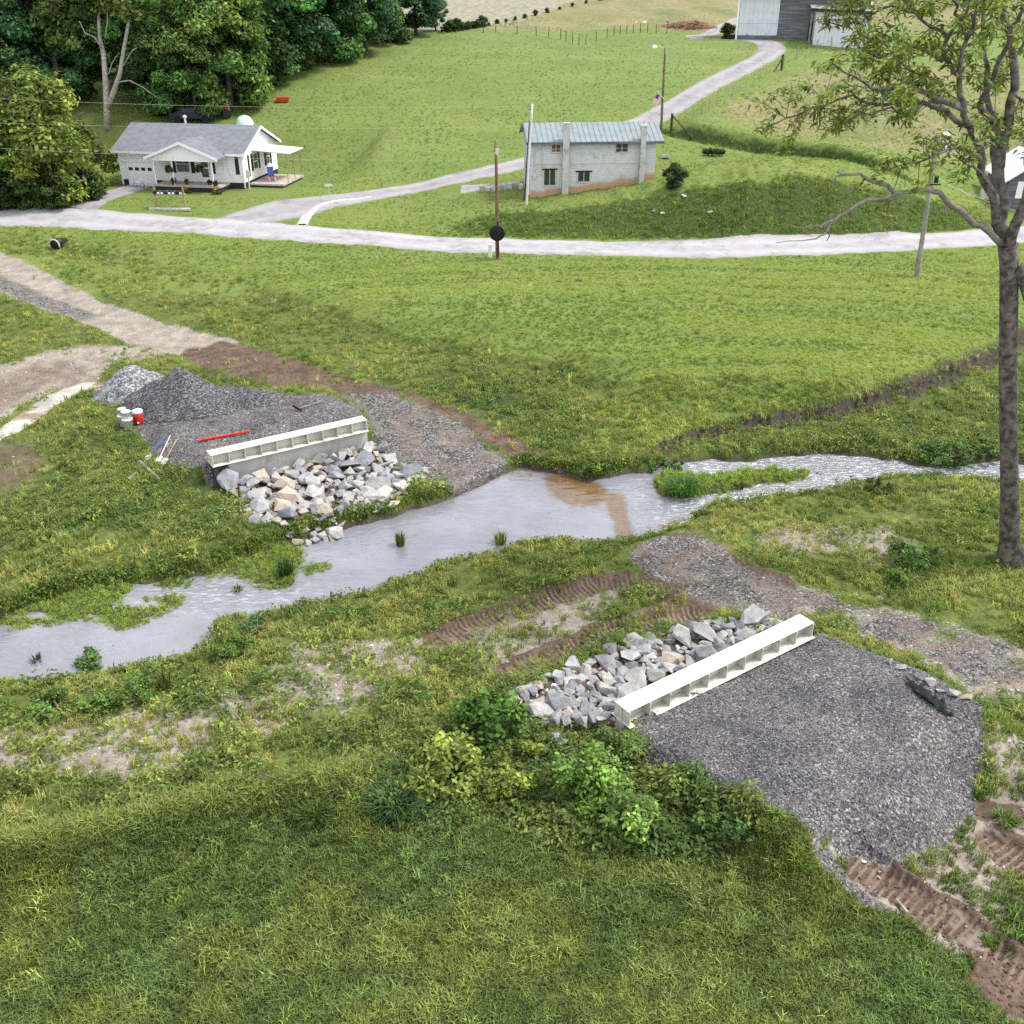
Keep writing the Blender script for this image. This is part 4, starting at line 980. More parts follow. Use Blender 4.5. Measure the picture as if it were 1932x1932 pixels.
M['grav_dark'] = gravel_mat('dark_gravel', [(.12, (.02, .02, .022)), (.5, (.085, .083, .088)), (.85, (.15, .147, .15)), (1, (.3, .3, .3))], 15)
M['grav_pale'] = gravel_mat('pale_crushed_stone', [(.15, (.06, .062, .07)), (.45, (.16, .165, .18)), (.75, (.27, .275, .29)), (1, (.48, .48, .49))], 11)
heap('gravel_heap', 'heap of coarse pale grey crushed stone on the far bank', 258, 738, 2.4, 1.6, 1.55, .25, M['grav_pale'], 1.3)
heap('gravel_heap', 'long heap of fine dark gravel beside the pale stone heap', 345, 768, 3.4, 2.3, 2.15, -.25, M['grav_dark'], 7.7)
heap('gravel_heap', 'low dark gravel heap spread right of the long heap', 455, 755, 3.0, 1.6, .8, -.3, M['grav_dark'], 4.2)

# ------------------------------------------------------------------ poles, wires, fences
def pole(name, label, base, top, r0, r1, mat, cat, group=None, extra=None):
    t = thing(name, label, cat, base, 0, group); d = top - base
    n = 7; m = MB(); m.tube([-d * .05] + [d * (i / n) + Vector((random.uniform(-.02, .02), random.uniform(-.02, .02), 0)) for i in range(n + 1)], [r0] + [r0 + (r1 - r0) * i / n for i in range(n + 1)], 9); m.build('shaft', mat, t, True)
    if extra: extra(t, d)
    return t
b1 = at(939, 489); t1 = P(935, 265, b1.y)
def hw1(t, d):
    m = MB(); m.box(-.1, -.2, d.z - .9, .12, -.12, d.z - .5); m.tube([d * .9 + Vector((-.05, -.15, 0)), d * .93 + Vector((.16, -.15, 0))], .05, 6); m.build('bracket', M['steel'], t)
    m = MB(); m.box(-.02, -.19, .2, .08, -.145, 2.6); m.build('cable_guard', M['black'], t)
pole('utility_pole', 'thin rusty brown utility pole at the near edge of the road', b1, t1, .15, .09, M['rust'], 'pole', extra=hw1)
m = MB(); c0 = b1 + Vector((-.02, -.32, 1.85))
for k in range(9):
    rr = .50 - .052 * k; m.tube([c0 + Vector((rr * math.cos(a), -.012 * k + .08, rr * math.sin(a))) for a in np.linspace(0, 2 * math.pi, 28)], 0.042, 5, False)
m.lathe([(.32, 0), (.32, .01)], (0, 0, 0), 4) if False else None
co = m.build('cable_coil', M['black'], None, True); tag(co, 'round black coil of cable hung on the rusty pole', 'cable coil')
m = MB(); q = at(925, 486); m.box(-.13, -.13, -.1, .13, .13, .8); m.box(-.16, -.16, .8, .16, .16, .95); pd = m.build('pedestal', M['white'], None, bevel=.03); pd.location = q; tag(pd, 'short white cable pedestal beside the rusty pole', 'pedestal')
b2 = at(993, 386); t2 = P(1004, 196, b2.y + 1.0); t2.y = b2.y
pole('steel_pole', 'tall pale leaning metal pole in front of the block building', b2, P(1004, 196, b2.y), .10, .08, M['tin'], 'pole')
b3 = at(989, 381) + Vector((0, .3, 0)); pole('mast', 'thin dark mast at the left corner of the block building', b3, P(999, 228, b3.y), .07, .05, M['bark_dark'], 'mast')
b4 = at(1247, 251); t4 = P(1255, 90, b4.y)
def lamp4(t, d):
    m = MB(); m.tube([d + Vector((0, 0, -.2)), d + Vector((-.5, -.1, .12)), d + Vector((-1.0, -.15, .15))], .035, 6); a = m.build('lamp_arm', M['steel'], t, True)
    m = MB(); m.lathe([(.08, .12), (.2, .05), (.24, -.12), (.15, -.2)], tuple(d + Vector((-1.05, -.15, .12))), 10); m.build('lamp_head', M['white'], a, True)
pole('light_pole', 'dark wooden pole with white yard light beside the climbing lane', b4, t4, .14, .09, M['pole'], 'light pole', extra=lamp4)
m = MB(); n = 10; V = []; F = []
for j in range(n + 1):
    for i in range(n + 1): V.append((.8 * i / n, .10 * math.sin(i * .9 + j * .25) * i / n, -1.25 * j / n))
for j in range(n):
    for i in range(n): q = j * (n + 1) + i; F.append((q, q + 1, q + n + 2, q + n + 1))
fl = link(bpy.data.objects.new('flag', mesh_from('flag', V, F, [M['flag']], True))); fl.scale = (.62, .62, .8); fl.location = b4 + Vector((-.62, -.1, 3.6)); fl.rotation_euler = (0, R(28), R(15)); tag(fl, 'red and white striped flag with blue corner hanging by the light pole', 'flag')
so = fl.modifiers.new('thick', 'SOLIDIFY'); so.thickness = .01
m = MB(); m.tube([b4 + Vector((.02, -.12, 3.2)), b4 + Vector((-.65, -.1, 3.9))], .02, 6); fs = m.build('flag_staff', M['white']); tag(fs, 'thin white staff holding the striped flag on the light pole', 'flag staff')
b5 = at(1730, 521); t5 = P(1769, 250, b5.y + 1.2); t5b = P(1769, 250, b5.y)
def tr5(t, d):
    m = MB(); k = P(1780, 266, b5.y) - b5; m.lathe([(.20, -.55), (.24, -.5), (.24, .4), (.2, .48), (.05, .55)], tuple(k + Vector((.05, -.1, 0))), 12); a = m.build('transformer', M['white'], t, True)
    m = MB(); m.tube([k + Vector((.05, -.1, .5)), k + Vector((.05, -.1, .72))], .05, 8); m.build('bushing', M['concrete'], a)
    k = P(1762, 338, b5.y) - b5; m = MB(); m.box(k.x - .3, k.y - .16, k.z - .35, k.x + .45, k.y - .1, k.z - .27); m.tube([k + Vector((.1, -.15, -.2)), k + Vector((.1, -.15, .25))], .14, 8); m.build('splice_box', M['black'], t)
    m = MB(); k = P(1733, 495, b5.y) - b5; m.tube([k + Vector((-.14 + .14 * math.cos(a), -.1, .22 * math.sin(a))) for a in np.linspace(0, 6.28, 14)], .02, 5, False); m.build('wire_loop', M['black'], t)
pole('utility_pole', 'grey leaning wooden utility pole with white transformer on the right', b5, t5b, .17, .11, M['pole_grey'], 'pole', extra=tr5)
def wire(label, pts, sag, r=.012, grp=None):
    a, b = pts; m = MB(); m.tube([a.lerp(b, i / 24) - Vector((0, 0, sag * 4 * (i / 24) * (1 - i / 24))) for i in range(25)], r, 4, False)
    o = m.build('wire', M['steel']); return tag(o, label, 'wire', grp)
wire('uppermost thin wire above the white house roof', (P(-260, 172, 78), P(1004, 200, b2.y)), .5, .008)
wire('second thin wire just touching the house ridge line', (P(-260, 222, 80), P(1003, 238, b2.y)), .4, .007)
wire('lowest thin wire crossing in front of the house roof', (P(-260, 262, 80), P(1000, 300, b2.y)), .6, .007)
wire('upper service wire from splice box to the outbuilding', (P(1764, 332, b5.y), P(1900, 380, b5.y + 14)), .4, .014)
wire('lower service wire from splice box towards right edge', (P(1764, 335, b5.y), P(2050, 430, b5.y + 2)), .4, .014)

def fence(label, pts, h, r, mat, wires=3, ends=None):
    ps = [at(*p) for p in pts]; t = thing('wire_fence', label, 'fence', ps[0])
    tops = []
    for i, p in enumerate(ps):
        hh = h * random.uniform(.88, 1.1); lean = Vector((random.uniform(-.06, .06), random.uniform(-.05, .05), hh)); q = p - ps[0]
        m = MB(); m.tube([q - Vector((0, 0, .2)), q + lean], [r, r * .85], 6); m.build('post', mat, t)
    for k in range(wires):
        m = MB(); m.tube([p - ps[0] + Vector((0, 0, h * (.35 + .28 * k))) for p in ps], .004, 4, False); m.build('strand', M['bark_dark'], t)
    return t
fence('wire fence on thin dark posts along the right side of climbing lane', [(1266, 240), (1290, 233), (1307, 227), (1323, 219), (1338, 210), (1352, 201), (1367, 194), (1381, 186), (1394, 178), (1408, 170), (1422, 163), (1433, 155), (1445, 148), (1462, 138), (1478, 130)], 1.3, .028, M['pole_grey'])
fence('old post fence across the dip at the top of meadow', [(912, 62), (935, 60), (975, 64), (1012, 67), (1035, 70), (1058, 74), (1068, 78), (1080, 82), (1092, 84), (1105, 83), (1125, 78), (1145, 71), (1158, 68), (1170, 66), (1182, 64), (1195, 63), (1208, 62), (1222, 62), (1238, 63), (1258, 64)], 1.15, .05, M['bark_dark'])
fence('few leaning posts on the slope below the lean-to shed', [(1502, 112), (1540, 100), (1566, 96)], 1.5, .06, M['pole_grey'], 2)
p = at(1266, 250); t = thing('brace_post', 'stout dark corner post with a long diagonal brace', 'post', p)
m = MB(); m.tube([(0, 0, -.2), (0, 0, 1.75)], .13, 8); m.build('post', M['bark_dark'], t); e = at(1312, 268) - p
m = MB(); m.tube([(0, -.05, 1.6), (e.x, e.y, e.z + .1)], .07, 7); m.build('brace', M['bark_dark'], t)
p = at(1474, 133); t = thing('brace_post', 'dark corner post with short brace at the lane bend', 'post', p)
m = MB(); m.tube([(0, 0, -.2), (0, 0, 1.6)], .13, 8); m.build('post', M['bark_dark'], t); m = MB(); m.tube([(0, -.05, 1.3), (-.9, -.5, -.1)], .07, 7); m.build('brace', M['bark_dark'], t)
p = at(624, 398); t = thing('street_sign', 'thin pale sign post with green blade at the lane junction', 'sign', p)
m = MB(); m.tube([(0, 0, -.2), (0, 0, 2.1)], .03, 6); m.build('post', M['steel'], t); m = MB(); m.box(-.33, -.015, 1.95, .33, .015, 2.12); m.build('sign_blade', M['mint'], t)

# ------------------------------------------------------------------ round the house
def hang_plant(label, x, z):
    p = HL(x, -2.02, z); t = thing('hanging_plant', label, 'hanging plant', p, 0, 'hanging plants on the porch')
    m = MB(); m.lathe([(.10, -.05), (.16, .12)], (0, 0, 0), 10); m.build('basket', M['bark_dark'], t)
    foliage_blob(t, [((0, 0, .18), .36), ((.1, 0, .05), .3), ((-.12, .05, 0), .28)], 420, .11, (.035, .075, .018), 5)
    m = MB(); top = HPE - z
    for a in (0, 2.1, 4.2): m.tube([(.14 * math.cos(a), .14 * math.sin(a), .12), (0, 0, top)], .006, 4)
    m.build('hanger', M['steel'], t)

def leaf_quads(C, Nrm, size, tint, rs, shape='diamond', droop=0.0):
    """leaf-sized faces at C facing about Nrm"""
    n = len(C); r = np.random.default_rng(rs)
    N = Nrm + r.normal(0, .55, (n, 3)); N /= np.linalg.norm(N, axis=1)[:, None]
    A = np.cross(N, r.normal(0, 1, (n, 3))); A /= np.linalg.norm(A, axis=1)[:, None]; B = np.cross(N, A)
    s = size * r.uniform(.6, 1.35, (n, 1)); A = A * s; B = B * s * .62
    fold = N * s * .18
    V = np.stack([C - A, C + B * .9 - fold + A * .1, C + A - N * s * droop, C - B * .9 - fold + A * .1], 1).reshape(-1, 3)
    F = np.arange(4 * n).reshape(n, 4); T = np.repeat(tint, 4, axis=0); return V, F, T

def blob_points(blobs, n, rs, shell=.55):
    r = np.random.default_rng(rs); bl = np.array([[*c, q] for c, q in blobs], float)
    wt = bl[:, 3] ** 2; idx = r.choice(len(bl), n, p=wt / wt.sum())
    d = r.normal(0, 1, (n, 3)); d /= np.linalg.norm(d, axis=1)[:, None]
    d[:, 2] = np.where(d[:, 2] < -.3, d[:, 2] * .5, d[:, 2]); rad = bl[idx, 3] * (shell + (1 - shell) * r.random(n)) * (1 + .18 * r.normal(0, 1, n))
    return bl[idx, :3] + d * rad[:, None], d, idx

def foliage_blob(parent, blobs, n, size, colr, rs, name='foliage', var=.3, mat='leaf_v'):
    C, d, idx = blob_points(blobs, n, rs); r = np.random.default_rng(rs + 1)
    bt = 1 + var * r.normal(0, .55, len(blobs)); hue = r.normal(0, .10, len(blobs))
    t = np.array(colr)[None] * bt[idx][:, None] * (1 + .28 * r.normal(0, .6, (n, 1))); t[:, 0] *= 1 + hue[idx] * 1.6
    V, F, T = leaf_quads(C, d + np.array([0, 0, .5]), size, np.clip(t, .004, .6), rs + 2)
    me = mesh_from(name, V, F, [M[mat]]); cattr(me, 'tint', T); o = link(bpy.data.objects.new(name, me)); o.parent = parent; return o

hang_plant('large hanging fern left of the front door on the porch', 5.75, 1.75)
hang_plant('smaller hanging fern right of the front door on the porch', 8.55, 1.85)
def pot(label, x, y, r_, h, col):
    p = HL(x, y, HFZ); t = thing('potted_plant', label, 'potted plant', p, 0, 'potted plants on the porch')
    m = MB(); m.lathe([(r_ * .7, 0), (r_, h), (r_ * 1.08, h), (r_ * 1.08, h + .03)], (0, 0, 0), 10); m.build('pot', M['bark_dark'], t)
    foliage_blob(t, [((0, 0, h + .12), r_ * 1.1)], 120, .08, col, int(x * 10))
pot('dark potted plant beside the left porch post', 5.9, -1.85, .22, .3, (.05, .03, .03)); pot('potted plant with brown leaves near the porch middle', 6.9, -1.5, .16, .2, (.16, .09, .04))
pot('dark potted plant right of front door on porch', 9.05, -1.5, .2, .16, (.02, .03, .02)); pot('dark low potted plant near right porch post', 9.75, -1.85, .24, .18, (.03, .03, .025))
def flower(label, x, y, w, col):
    p = HL(x, y, 0); p.z = float(height(p.x, p.y)); t = thing('flower_bush', label, 'flower bush', p)
    foliage_blob(t, [((0, 0, .2), w), ((w * .7, 0, .15), w * .7)], 200, .09, (.06, .10, .02), 33); foliage_blob(t, [((0, 0, .32), w * .9)], 60, .07, col, 34, 'blossom')
flower('yellow flowering bush at the right porch corner', 10.1, -2.7, .36, (.5, .42, .08)); flower('low yellow green flower clump below the porch', 7.4, -2.7, .26, (.3, .3, .05))
p = HL(3.75, -.5, .02); t = thing('recycling_bin', 'blue plastic bin between garage door and porch', 'bin', p); m = MB(); m.prism([(-.28, -.2, 0), (.28, -.2, 0), (.22, .2, 0), (-.22, .2, 0)], (0, 0, .34)); m.build('bin_body', M['blue'], t, bevel=.02); m = MB(); m.box(-.3, -.22, .345, .3, .2, .385); m.build('lid', M['blue'], t)
p = HL(2.1, -1.1, .04); t = thing('bicycle', 'small white child bicycle lying before the garage door', 'bicycle', p)
for x in (-.3, .3): m = MB(); m.tube([(x + .2 * math.cos(a), 0, .22 + .2 * math.sin(a)) for a in np.linspace(0, 6.28, 16)], .03, 6, False); m.build('wheel', M['blue'], t)
m = MB(); m.tube([(-.3, 0, .22), (-.1, 0, .55), (.2, 0, .5), (.3, 0, .22)], .03, 6); m.tube([(-.1, 0, .55), (.05, 0, .22), (.2, 0, .5)], .03, 6); m.tube([(.2, -.2, .72), (.2, .2, .72)], .02, 6); m.tube([(.2, 0, .5), (.2, 0, .72)], .02, 6); m.build('frame', M['white'], t)
p = HL(13.1, 2.6, HFZ - .2); t = thing('lawn_chair', 'red and blue lawn chair on the side deck', 'chair', p, HA + R(35))
m = MB(); m.box(-.28, -.28, .38, .28, .28, .46); m.build('seat', M['red'], t); m = MB(); m.prism([(-.28, .2, .46), (.28, .2, .46), (.28, .42, 1.15), (-.28, .42, 1.15)], (0, .06, 0)); m.build('backrest', M['blue'], t)
for x in (-.28, .24):
    for y in (-.26, .22): m = MB(); m.box(x, y, 0, x + .04, y + .04, .378); m.build('leg', M['trim'], t)
p = at(352, 233); 
p = HL(9.6, 11.5, 0); p.z = float(height(p.x, p.y)); t = thing('dome_tent', 'pale mint dome tent behind the house roof', 'tent', P(460, 217, 106) - Vector((0, 0, 1.25)))
m = MB(); m.lathe([(1.0, -2.4), (1.0, -.1), (.95, .35), (.78, .8), (.48, 1.12), (.05, 1.25)], (0, 0, 0), 10); m.build('canopy', M['mint'], t, True)
for a in range(5):
    m = MB(); m.tube([(1.02 * math.cos(a * 1.257), 1.02 * math.sin(a * 1.257), -2.4), (.97 * math.cos(a * 1.257), .97 * math.sin(a * 1.257), .36), (.5 * math.cos(a * 1.257), .5 * math.sin(a * 1.257), 1.12)], .03, 5); m.build('tent_pole', M['white'], t)
def car(label, px, py, mat, s=1.0, rz=0):
    p = P(px, py, 108); p.z = float(height(p.x, p.y)); p = at(px, py)
    t = thing('parked_car', label, 'car', p, rz)
    m = MB(); m.prism([(-2.1, -.8, .35), (2.1, -.8, .35), (2.15, -.8, .8), (1.1, -.8, .9), (.6, -.8, 1.4), (-1.0, -.8, 1.4), (-1.6, -.8, .95), (-2.15, -.8, .85)], (0, 1.6, 0)); m.build('body', mat, t, bevel=.08)
    for x in (-1.3, 1.3):
        for y in (-.82, .68): m = MB(); m.tube([(x, y, .33), (x, y + .16, .33)], .33, 12); m.build('wheel', M['black'], t)
    m = MB(); m.prism([(.95, -.815, .95), (.55, -.815, 1.32), (-.95, -.815, 1.32), (-1.4, -.815, .98)], (0, .01, 0)); m.build('window', M['glass'], t)
M['navy'] = simple('dark_blue_paint', (.03, .035, .06), .4, .1, 3)
car('dark blue car parked under the trees behind the house', 366, 230, M['navy'])
p = at(402, 223); t = thing('tractor', 'old red tractor parked behind the house', 'tractor', p, R(20))
m = MB(); m.box(-.2, -.35, .7, 1.6, .35, 1.35); m.build('hood', M['red'], t, bevel=.06)
for x, r_ in ((-.4, .75), (1.3, .42)):
    for y in (-.8, .5): m = MB(); m.tube([(x, y, r_), (x, y + .3, r_)], r_, 14); m.build('wheel', M['black'], t)
m = MB(); m.box(-.9, -.3, 1.2, -.3, .3, 1.35); m.box(-.95, -.3, 1.35, -.85, .3, 1.75); m.build('seat', M['bark_dark'], t); m = MB(); m.tube([(1.0, 0, 1.35), (1.0, 0, 2.1)], .05, 6); m.build('exhaust', M['rust'], t)
p = at(424, 216); t = thing('trailer', 'small white box trailer next to the red tractor', 'trailer', p, R(10)); t.scale = (.6, .6, .6); m = MB(); m.box(-.9, -.6, .5, .9, .6, 1.5); m.build('box', M['white'], t, bevel=.05)
for y in (-.7, .55): m = MB(); m.tube([(0, y, .33), (0, y + .15, .33)], .33, 12); m.build('wheel', M['black'], t)
p = at(534, 192); t = thing('sled', 'bright red plastic sled lying at the meadow edge', 'sled', p, R(8)); m = MB(); m.prism([(-.6, -.3, 0), (.6, -.3, 0), (.62, -.32, .4), (-.62, -.32, .4)], (0, .6, 0)); m.box(-.66, -.36, .4, .66, .34, .45); m.build('hull', M['red'], t, bevel=.03)
m = MB(); m.box(-.66, -.39, .2, .66, -.34, .26); m.build('rim', M['red'], t)
# mailbox rack
p = at(323, 393); t = thing('mailbox_rack', 'wooden rack with a row of black and white mailboxes at roadside', 'mailboxes', p, R(-4))
for x in (-1.2, 1.2): m = MB(); m.box(x - .06, -.06, -.3, x + .06, .06, 1.65); m.build('post', M['tan'], t)
m = MB(); m.box(-1.35, -.2, 1.1, 1.35, .2, 1.16); m.build('shelf', M['tan'], t)
for k in range(8):
    m = MB(); x = -1.1 + k * .31; m.prism([(x - .12, -.25, 1.163), (x + .12, -.25, 1.163), (x + .12, -.25, 1.32), (x + .08, -.25, 1.40), (x - .08, -.25, 1.40), (x - .12, -.25, 1.32)], (0, .5, 0)); bx_ = m.build('mailbox', M['black'] if k % 2 == 0 else M['bark_dark'], t)
    m = MB(); m.box(x - .10, -.265, 1.18, x + .10, -.2515, 1.33); m.build('door', M['white'] if k % 3 else M['black'], bx_)
m = MB(); m.box(-1.7, -.45, -.1, 1.7, -.2, .1); o = m.build('kerb_timber', M['concrete'], t, bevel=.03)
# ditch culvert
p = at(113, 464); t = thing('culvert_pipe', 'black culvert pipe end with pale rim in the roadside ditch', 'culvert', p + Vector((0, 0, .2)), R(-12)); m = MB()
m.lathe([(.38, -.6), (.38, .6)], (0, 0, 0), 14); o = m.build('pipe', M['black'], t, True); o.rotation_euler = (R(80), 0, 0)
m = MB(); m.tube([(.41 * math.cos(a), -.62, .41 * math.sin(a)) for a in np.linspace(-.3, 3.4, 14)], .06, 6); m.build('rim', M['concrete'], t)
p = at(905, 362); t = thing('rubble_wall', 'low broken concrete wall left of the block building', 'wall', p, R(3)); random.seed(3)
for k in range(9): m = MB(); x = k * .47; m.box(x, random.uniform(-.1, .1), -.2, x + random.uniform(.38, .46), .45, random.uniform(.35, .75)); m.build('concrete_block', M['concrete'] if k % 3 else M['rock_tan'], t, bevel=.04)
# hedge, bush etc on the mound
p = at(1346, 294); t = thing('trimmed_hedge', 'low dark green box hedge on the mown mound', 'hedge', p, R(-4)); foliage_blob(t, [((x, 0, .32), .36) for x in np.linspace(-.75, .75, 6)], 1500, .09, (.02, .045, .016), 77)

# ------------------------------------------------------------------ work things by the far abutment
def bucket(label, px, py, r_, h, mat, z=0, lid=None):
    p = at(px, py) + Vector((0, 0, z)); t = thing('bucket', label, 'bucket', p, 0, 'white buckets by the gravel'); m = MB(); m.lathe([(r_ * .85, 0), (r_, h), (r_ * 1.06, h), (r_ * 1.06, h + .04)], (0, 0, 0), 16); m.build('pail', mat, t, True)
    m = MB(); m.tube([(r_ * 1.05 * math.cos(a), -.02 - r_ * .2, h * .75 + .12 * math.sin(a)) for a in np.linspace(-3.1, 0, 10)], .012, 4); m.build('handle', M['steel'], t)
bucket('rear white bucket standing by the gravel edge', 235, 802, .24, .48, M['white']); bucket('grey bucket stacked on the rear white bucket', 235, 802, .20, .3, M['steel'], .52)
bucket('front white bucket nearest the weeds', 243, 808, .24, .45, M['white']); bucket('white bucket stacked on the front bucket', 243, 808, .21, .36, M['white'], .49)
p = at(263, 798); t = thing('water_cooler', 'red round water cooler with white lid beside the buckets', 'cooler', p); m = MB(); m.lathe([(.2, 0), (.24, .06), (.24, .5), (.22, .56)], (0, 0, 0), 16); m.build('body', M['red'], t, True); m = MB(); m.lathe([(.25, .56), (.25, .66), (.12, .70)], (0, 0, 0), 16); m.build('lid', M['white'], t); m = MB(); m.box(.02, -.3, .08, .08, -.235, .14); m.build('tap', M['white'], t)
def lying(name, label, cat, a, b, r0, mat, head=None, hm=None, lift=.07):
    A, B = at(*a), at(*b); A.z += lift; B.z += lift; c = A.lerp(B, .5); t = thing(name, label, cat, c); m = MB()
    m.tube([A - c, B - c], r0, 7); m.build('handle' if head else 'bar', mat, t)
    if head:
        d = (A - B).normalized(); w = d.cross(Vector((0, 0, 1))).normalized(); h = MB(); q = A - c
        if head == 'rake': h.prism([q + w * .4, q - w * .4, q - w * .4 + Vector((0, 0, .1)), q + w * .4 + Vector((0, 0, .1))], tuple(d * .05))
        else: h.prism([q + w * .12, q - w * .12, q - w * .14 + d * .3, q + d * .4, q + w * .14 + d * .3], (0, 0, .03))
        h.build('head', hm or M['steel'], t)
    return t
lying('rake', 'long handled rake lying on the dark gravel', 'rake', (562, 774), (606, 760), .03, M['pole_grey'], 'rake', M['black'])
lying('shovel', 'leftmost of three shovels lying at the gravel edge', 'shovel', (283, 862), (312, 826), .028, M['blue'], 'shovel')
lying('shovel', 'middle of three shovels lying at the gravel edge', 'shovel', (303, 864), (322, 824), .028, M['steel'], 'shovel')
lying('shovel', 'rightmost of three shovels, tan handled, at the gravel edge', 'shovel', (314, 868), (334, 832), .028, M['tan'], 'shovel')
lying('plank', 'weathered plank lying in weeds left of the abutment', 'plank', (258, 868), (302, 908), .085, M['pole_grey'])
lying('log', 'short pale log lying in the weeds beside plank', 'log', (243, 908), (258, 896), .09, M['bark_pale'])
lying('red_pole', 'long red pole lying on gravel behind the far abutment', 'pole', (372, 836), (470, 818), .06, M['red'], lift=.12)
lying('white_stick', 'pale stick in the grass beside the lower right track', 'stick', (1690, 1700), (1712, 1726), .03, M['bark_pale'])
# dark filter cloth beside the near gravel
p = at(1745, 1290); V = []; F = []
for j in range(7):
    for i in range(13):
        A = at(1706 + i * 6.0, 1280 + i * 3.9); A.y -= .12 * j; A.z = float(height(A.x, A.y)); V.append(tuple(A - p + Vector((0, 0, .10 + .22 * mnoise.noise(Vector((i * .7, j * .9, 2)))))))
for j in range(6):
    for i in range(12): q = j * 13 + i; F.append((q, q + 13, q + 14, q + 1))
o = link(bpy.data.objects.new('filter_cloth', mesh_from('filter_cloth', V, F, [M['black']], True))); o.location = p; tag(o, 'crumpled black filter cloth at the right edge of gravel pad', 'cloth')
o.modifiers.new('thick', 'SOLIDIFY').thickness = .02; o.data.materials.clear(); o.data.materials.append(simple('dark_cloth', (.02, .022, .025), .95, .3, 6))

# ------------------------------------------------------------------ barn yard and upper pasture
p = at(1440, 74); t = thing('flatbed_trailer', 'long flatbed trailer with grey machine parts in front of barn', 'trailer', p, R(9))
m = MB(); m.box(-2.6, -.9, .55, 2.6, .9, .68); m.build('deck', M['pole_grey'], t)
for x in (-.5, .4):
    for y in (-1.05, .9): m = MB(); m.tube([(x, y, .33), (x, y + .18, .33)], .33, 12); m.build('wheel', M['black'], t)
m = MB(); m.box(-.2, -.6, .683, 1.6, .6, 1.3); m.tube([(.3, -.2, 1.3), (.3, -.2, 1.7)], .1, 8); m.tube([(1.2, .2, 1.3), (1.4, .2, 1.65)], .12, 8); m.build('machine', M['steel'], t, bevel=.06)
m = MB(); m.tube([(-2.6, 0, .6), (-3.8, 0, .45)], .07, 6); m.build('hitch', M['bark_dark'], t)
def mound_thing(name, label, cat, px, py, rx, ry, h, mat, seed):
    c = at(px, py); V = []; F = []; n = 26
    for j in range(n + 1):
        for i in range(n + 1):
            u, v = i / n * 2 - 1, j / n * 2 - 1; r = math.hypot(u, v); f = max(0, 1 - r * r) * h
            X, Y = c.x + u * rx, c.y + v * ry; V.append((u * rx, v * ry, float(height(X, Y)) - c.z + f * (1 + .5 * mnoise.noise(Vector((u * 3, v * 3, seed)))) + .1 * mnoise.noise(Vector((X * 2, Y * 2, seed))) * (f > .05) - (.1 if r > .95 else .02)))
    for j in range(n):
        for i in range(n): q = j * (n + 1) + i; F.append((q, q + 1, q + n + 2, q + n + 1))
    o = link(bpy.data.objects.new(name, mesh_from(name, V, F, [mat], True))); o.location = c; return tag(o, label, cat)
M['redsoil'] = simple('red_brown_earth', (.16, .085, .055), .95, .4, 3, .6)
mound_thing('earth_heap', 'low red brown earth heap along the barn foot', 'earth heap', 1500, 72, 3.2, .9, .7, M['redsoil'], 2)
mound_thing('brush_pile', 'long reddish brush pile beside the lane at the hill top', 'brush pile', 1300, 52, 4.2, 1.4, .8, M['redsoil'], 5)
random.seed(4)
p = at(1290, 56); t = thing('branch_pile', 'tangle of dark branches at the left end of brush pile', 'branches', p); m = MB()
for k in range(40):
    a = Vector((random.uniform(-2.6, 2.6), random.uniform(-.6, .6), random.uniform(.1, .8))); m.tube([a, a + Vector((random.uniform(-1, 1), random.uniform(-.5, .5), random.uniform(-.2, .4)))], random.uniform(.02, .05), 5)
m.build('sticks', M['bark_dark'], t)
def cow():
    p = at(1206, 55); t = thing('cow', 'white cow standing in the dry upper pasture', 'cow', p, R(186))
    bm = bmesh.new(); sk = bm.verts.layers.skin.verify()
    def v(co, r): q = bm.verts.new(co); q[sk].radius = r if hasattr(r, '__len__') else (r, r); return q
    hip = v((-.75, 0, 1.05), (.30, .34)); belly = v((-.1, 0, .98), (.36, .42)); ch = v((.5, 0, 1.02), (.30, .40)); nk = v((.95, 0, 1.2), (.17, .22)); hd = v((1.25, 0, 1.22), (.13, .14)); mz = v((1.52, 0, 1.02), .085)
    tl = v((-1.08, 0, 1.15), .05); t2_ = v((-1.18, 0, .6), .03)
    for a, b in ((hip, belly), (belly, ch), (ch, nk), (nk, hd), (hd, mz), (hip, tl), (tl, t2_)): bm.edges.new((a, b))
    for s_ in (-1, 1):
        k = v((-.72, .2 * s_, .72), .14); h = v((-.84, .21 * s_, .42), .075); f = v((-.78, .21 * s_, .02), .06)
        for a, b in ((hip, k), (k, h), (h, f)): bm.edges.new((a, b))
        k = v((.5, .2 * s_, .62), .11); h = v((.52, .2 * s_, .36), .075); f = v((.52, .2 * s_, .02), .06)
        for a, b in ((ch, k), (k, h), (h, f)): bm.edges.new((a, b))
        e = v((1.15, .26 * s_, 1.32), .05); bm.edges.new((hd, e))
    me = bpy.data.meshes.new('body'); bm.to_mesh(me); bm.free(); me.materials.append(simple('cow_coat', (.68, .63, .55), .8, .1, 2))
    o = link(bpy.data.objects.new('body', me)); o.parent = t; o.modifiers.new('skin', 'SKIN'); o.modifiers.new('sub', 'SUBSURF').levels = 1; o.modifiers['sub'].render_levels = 2
cow()

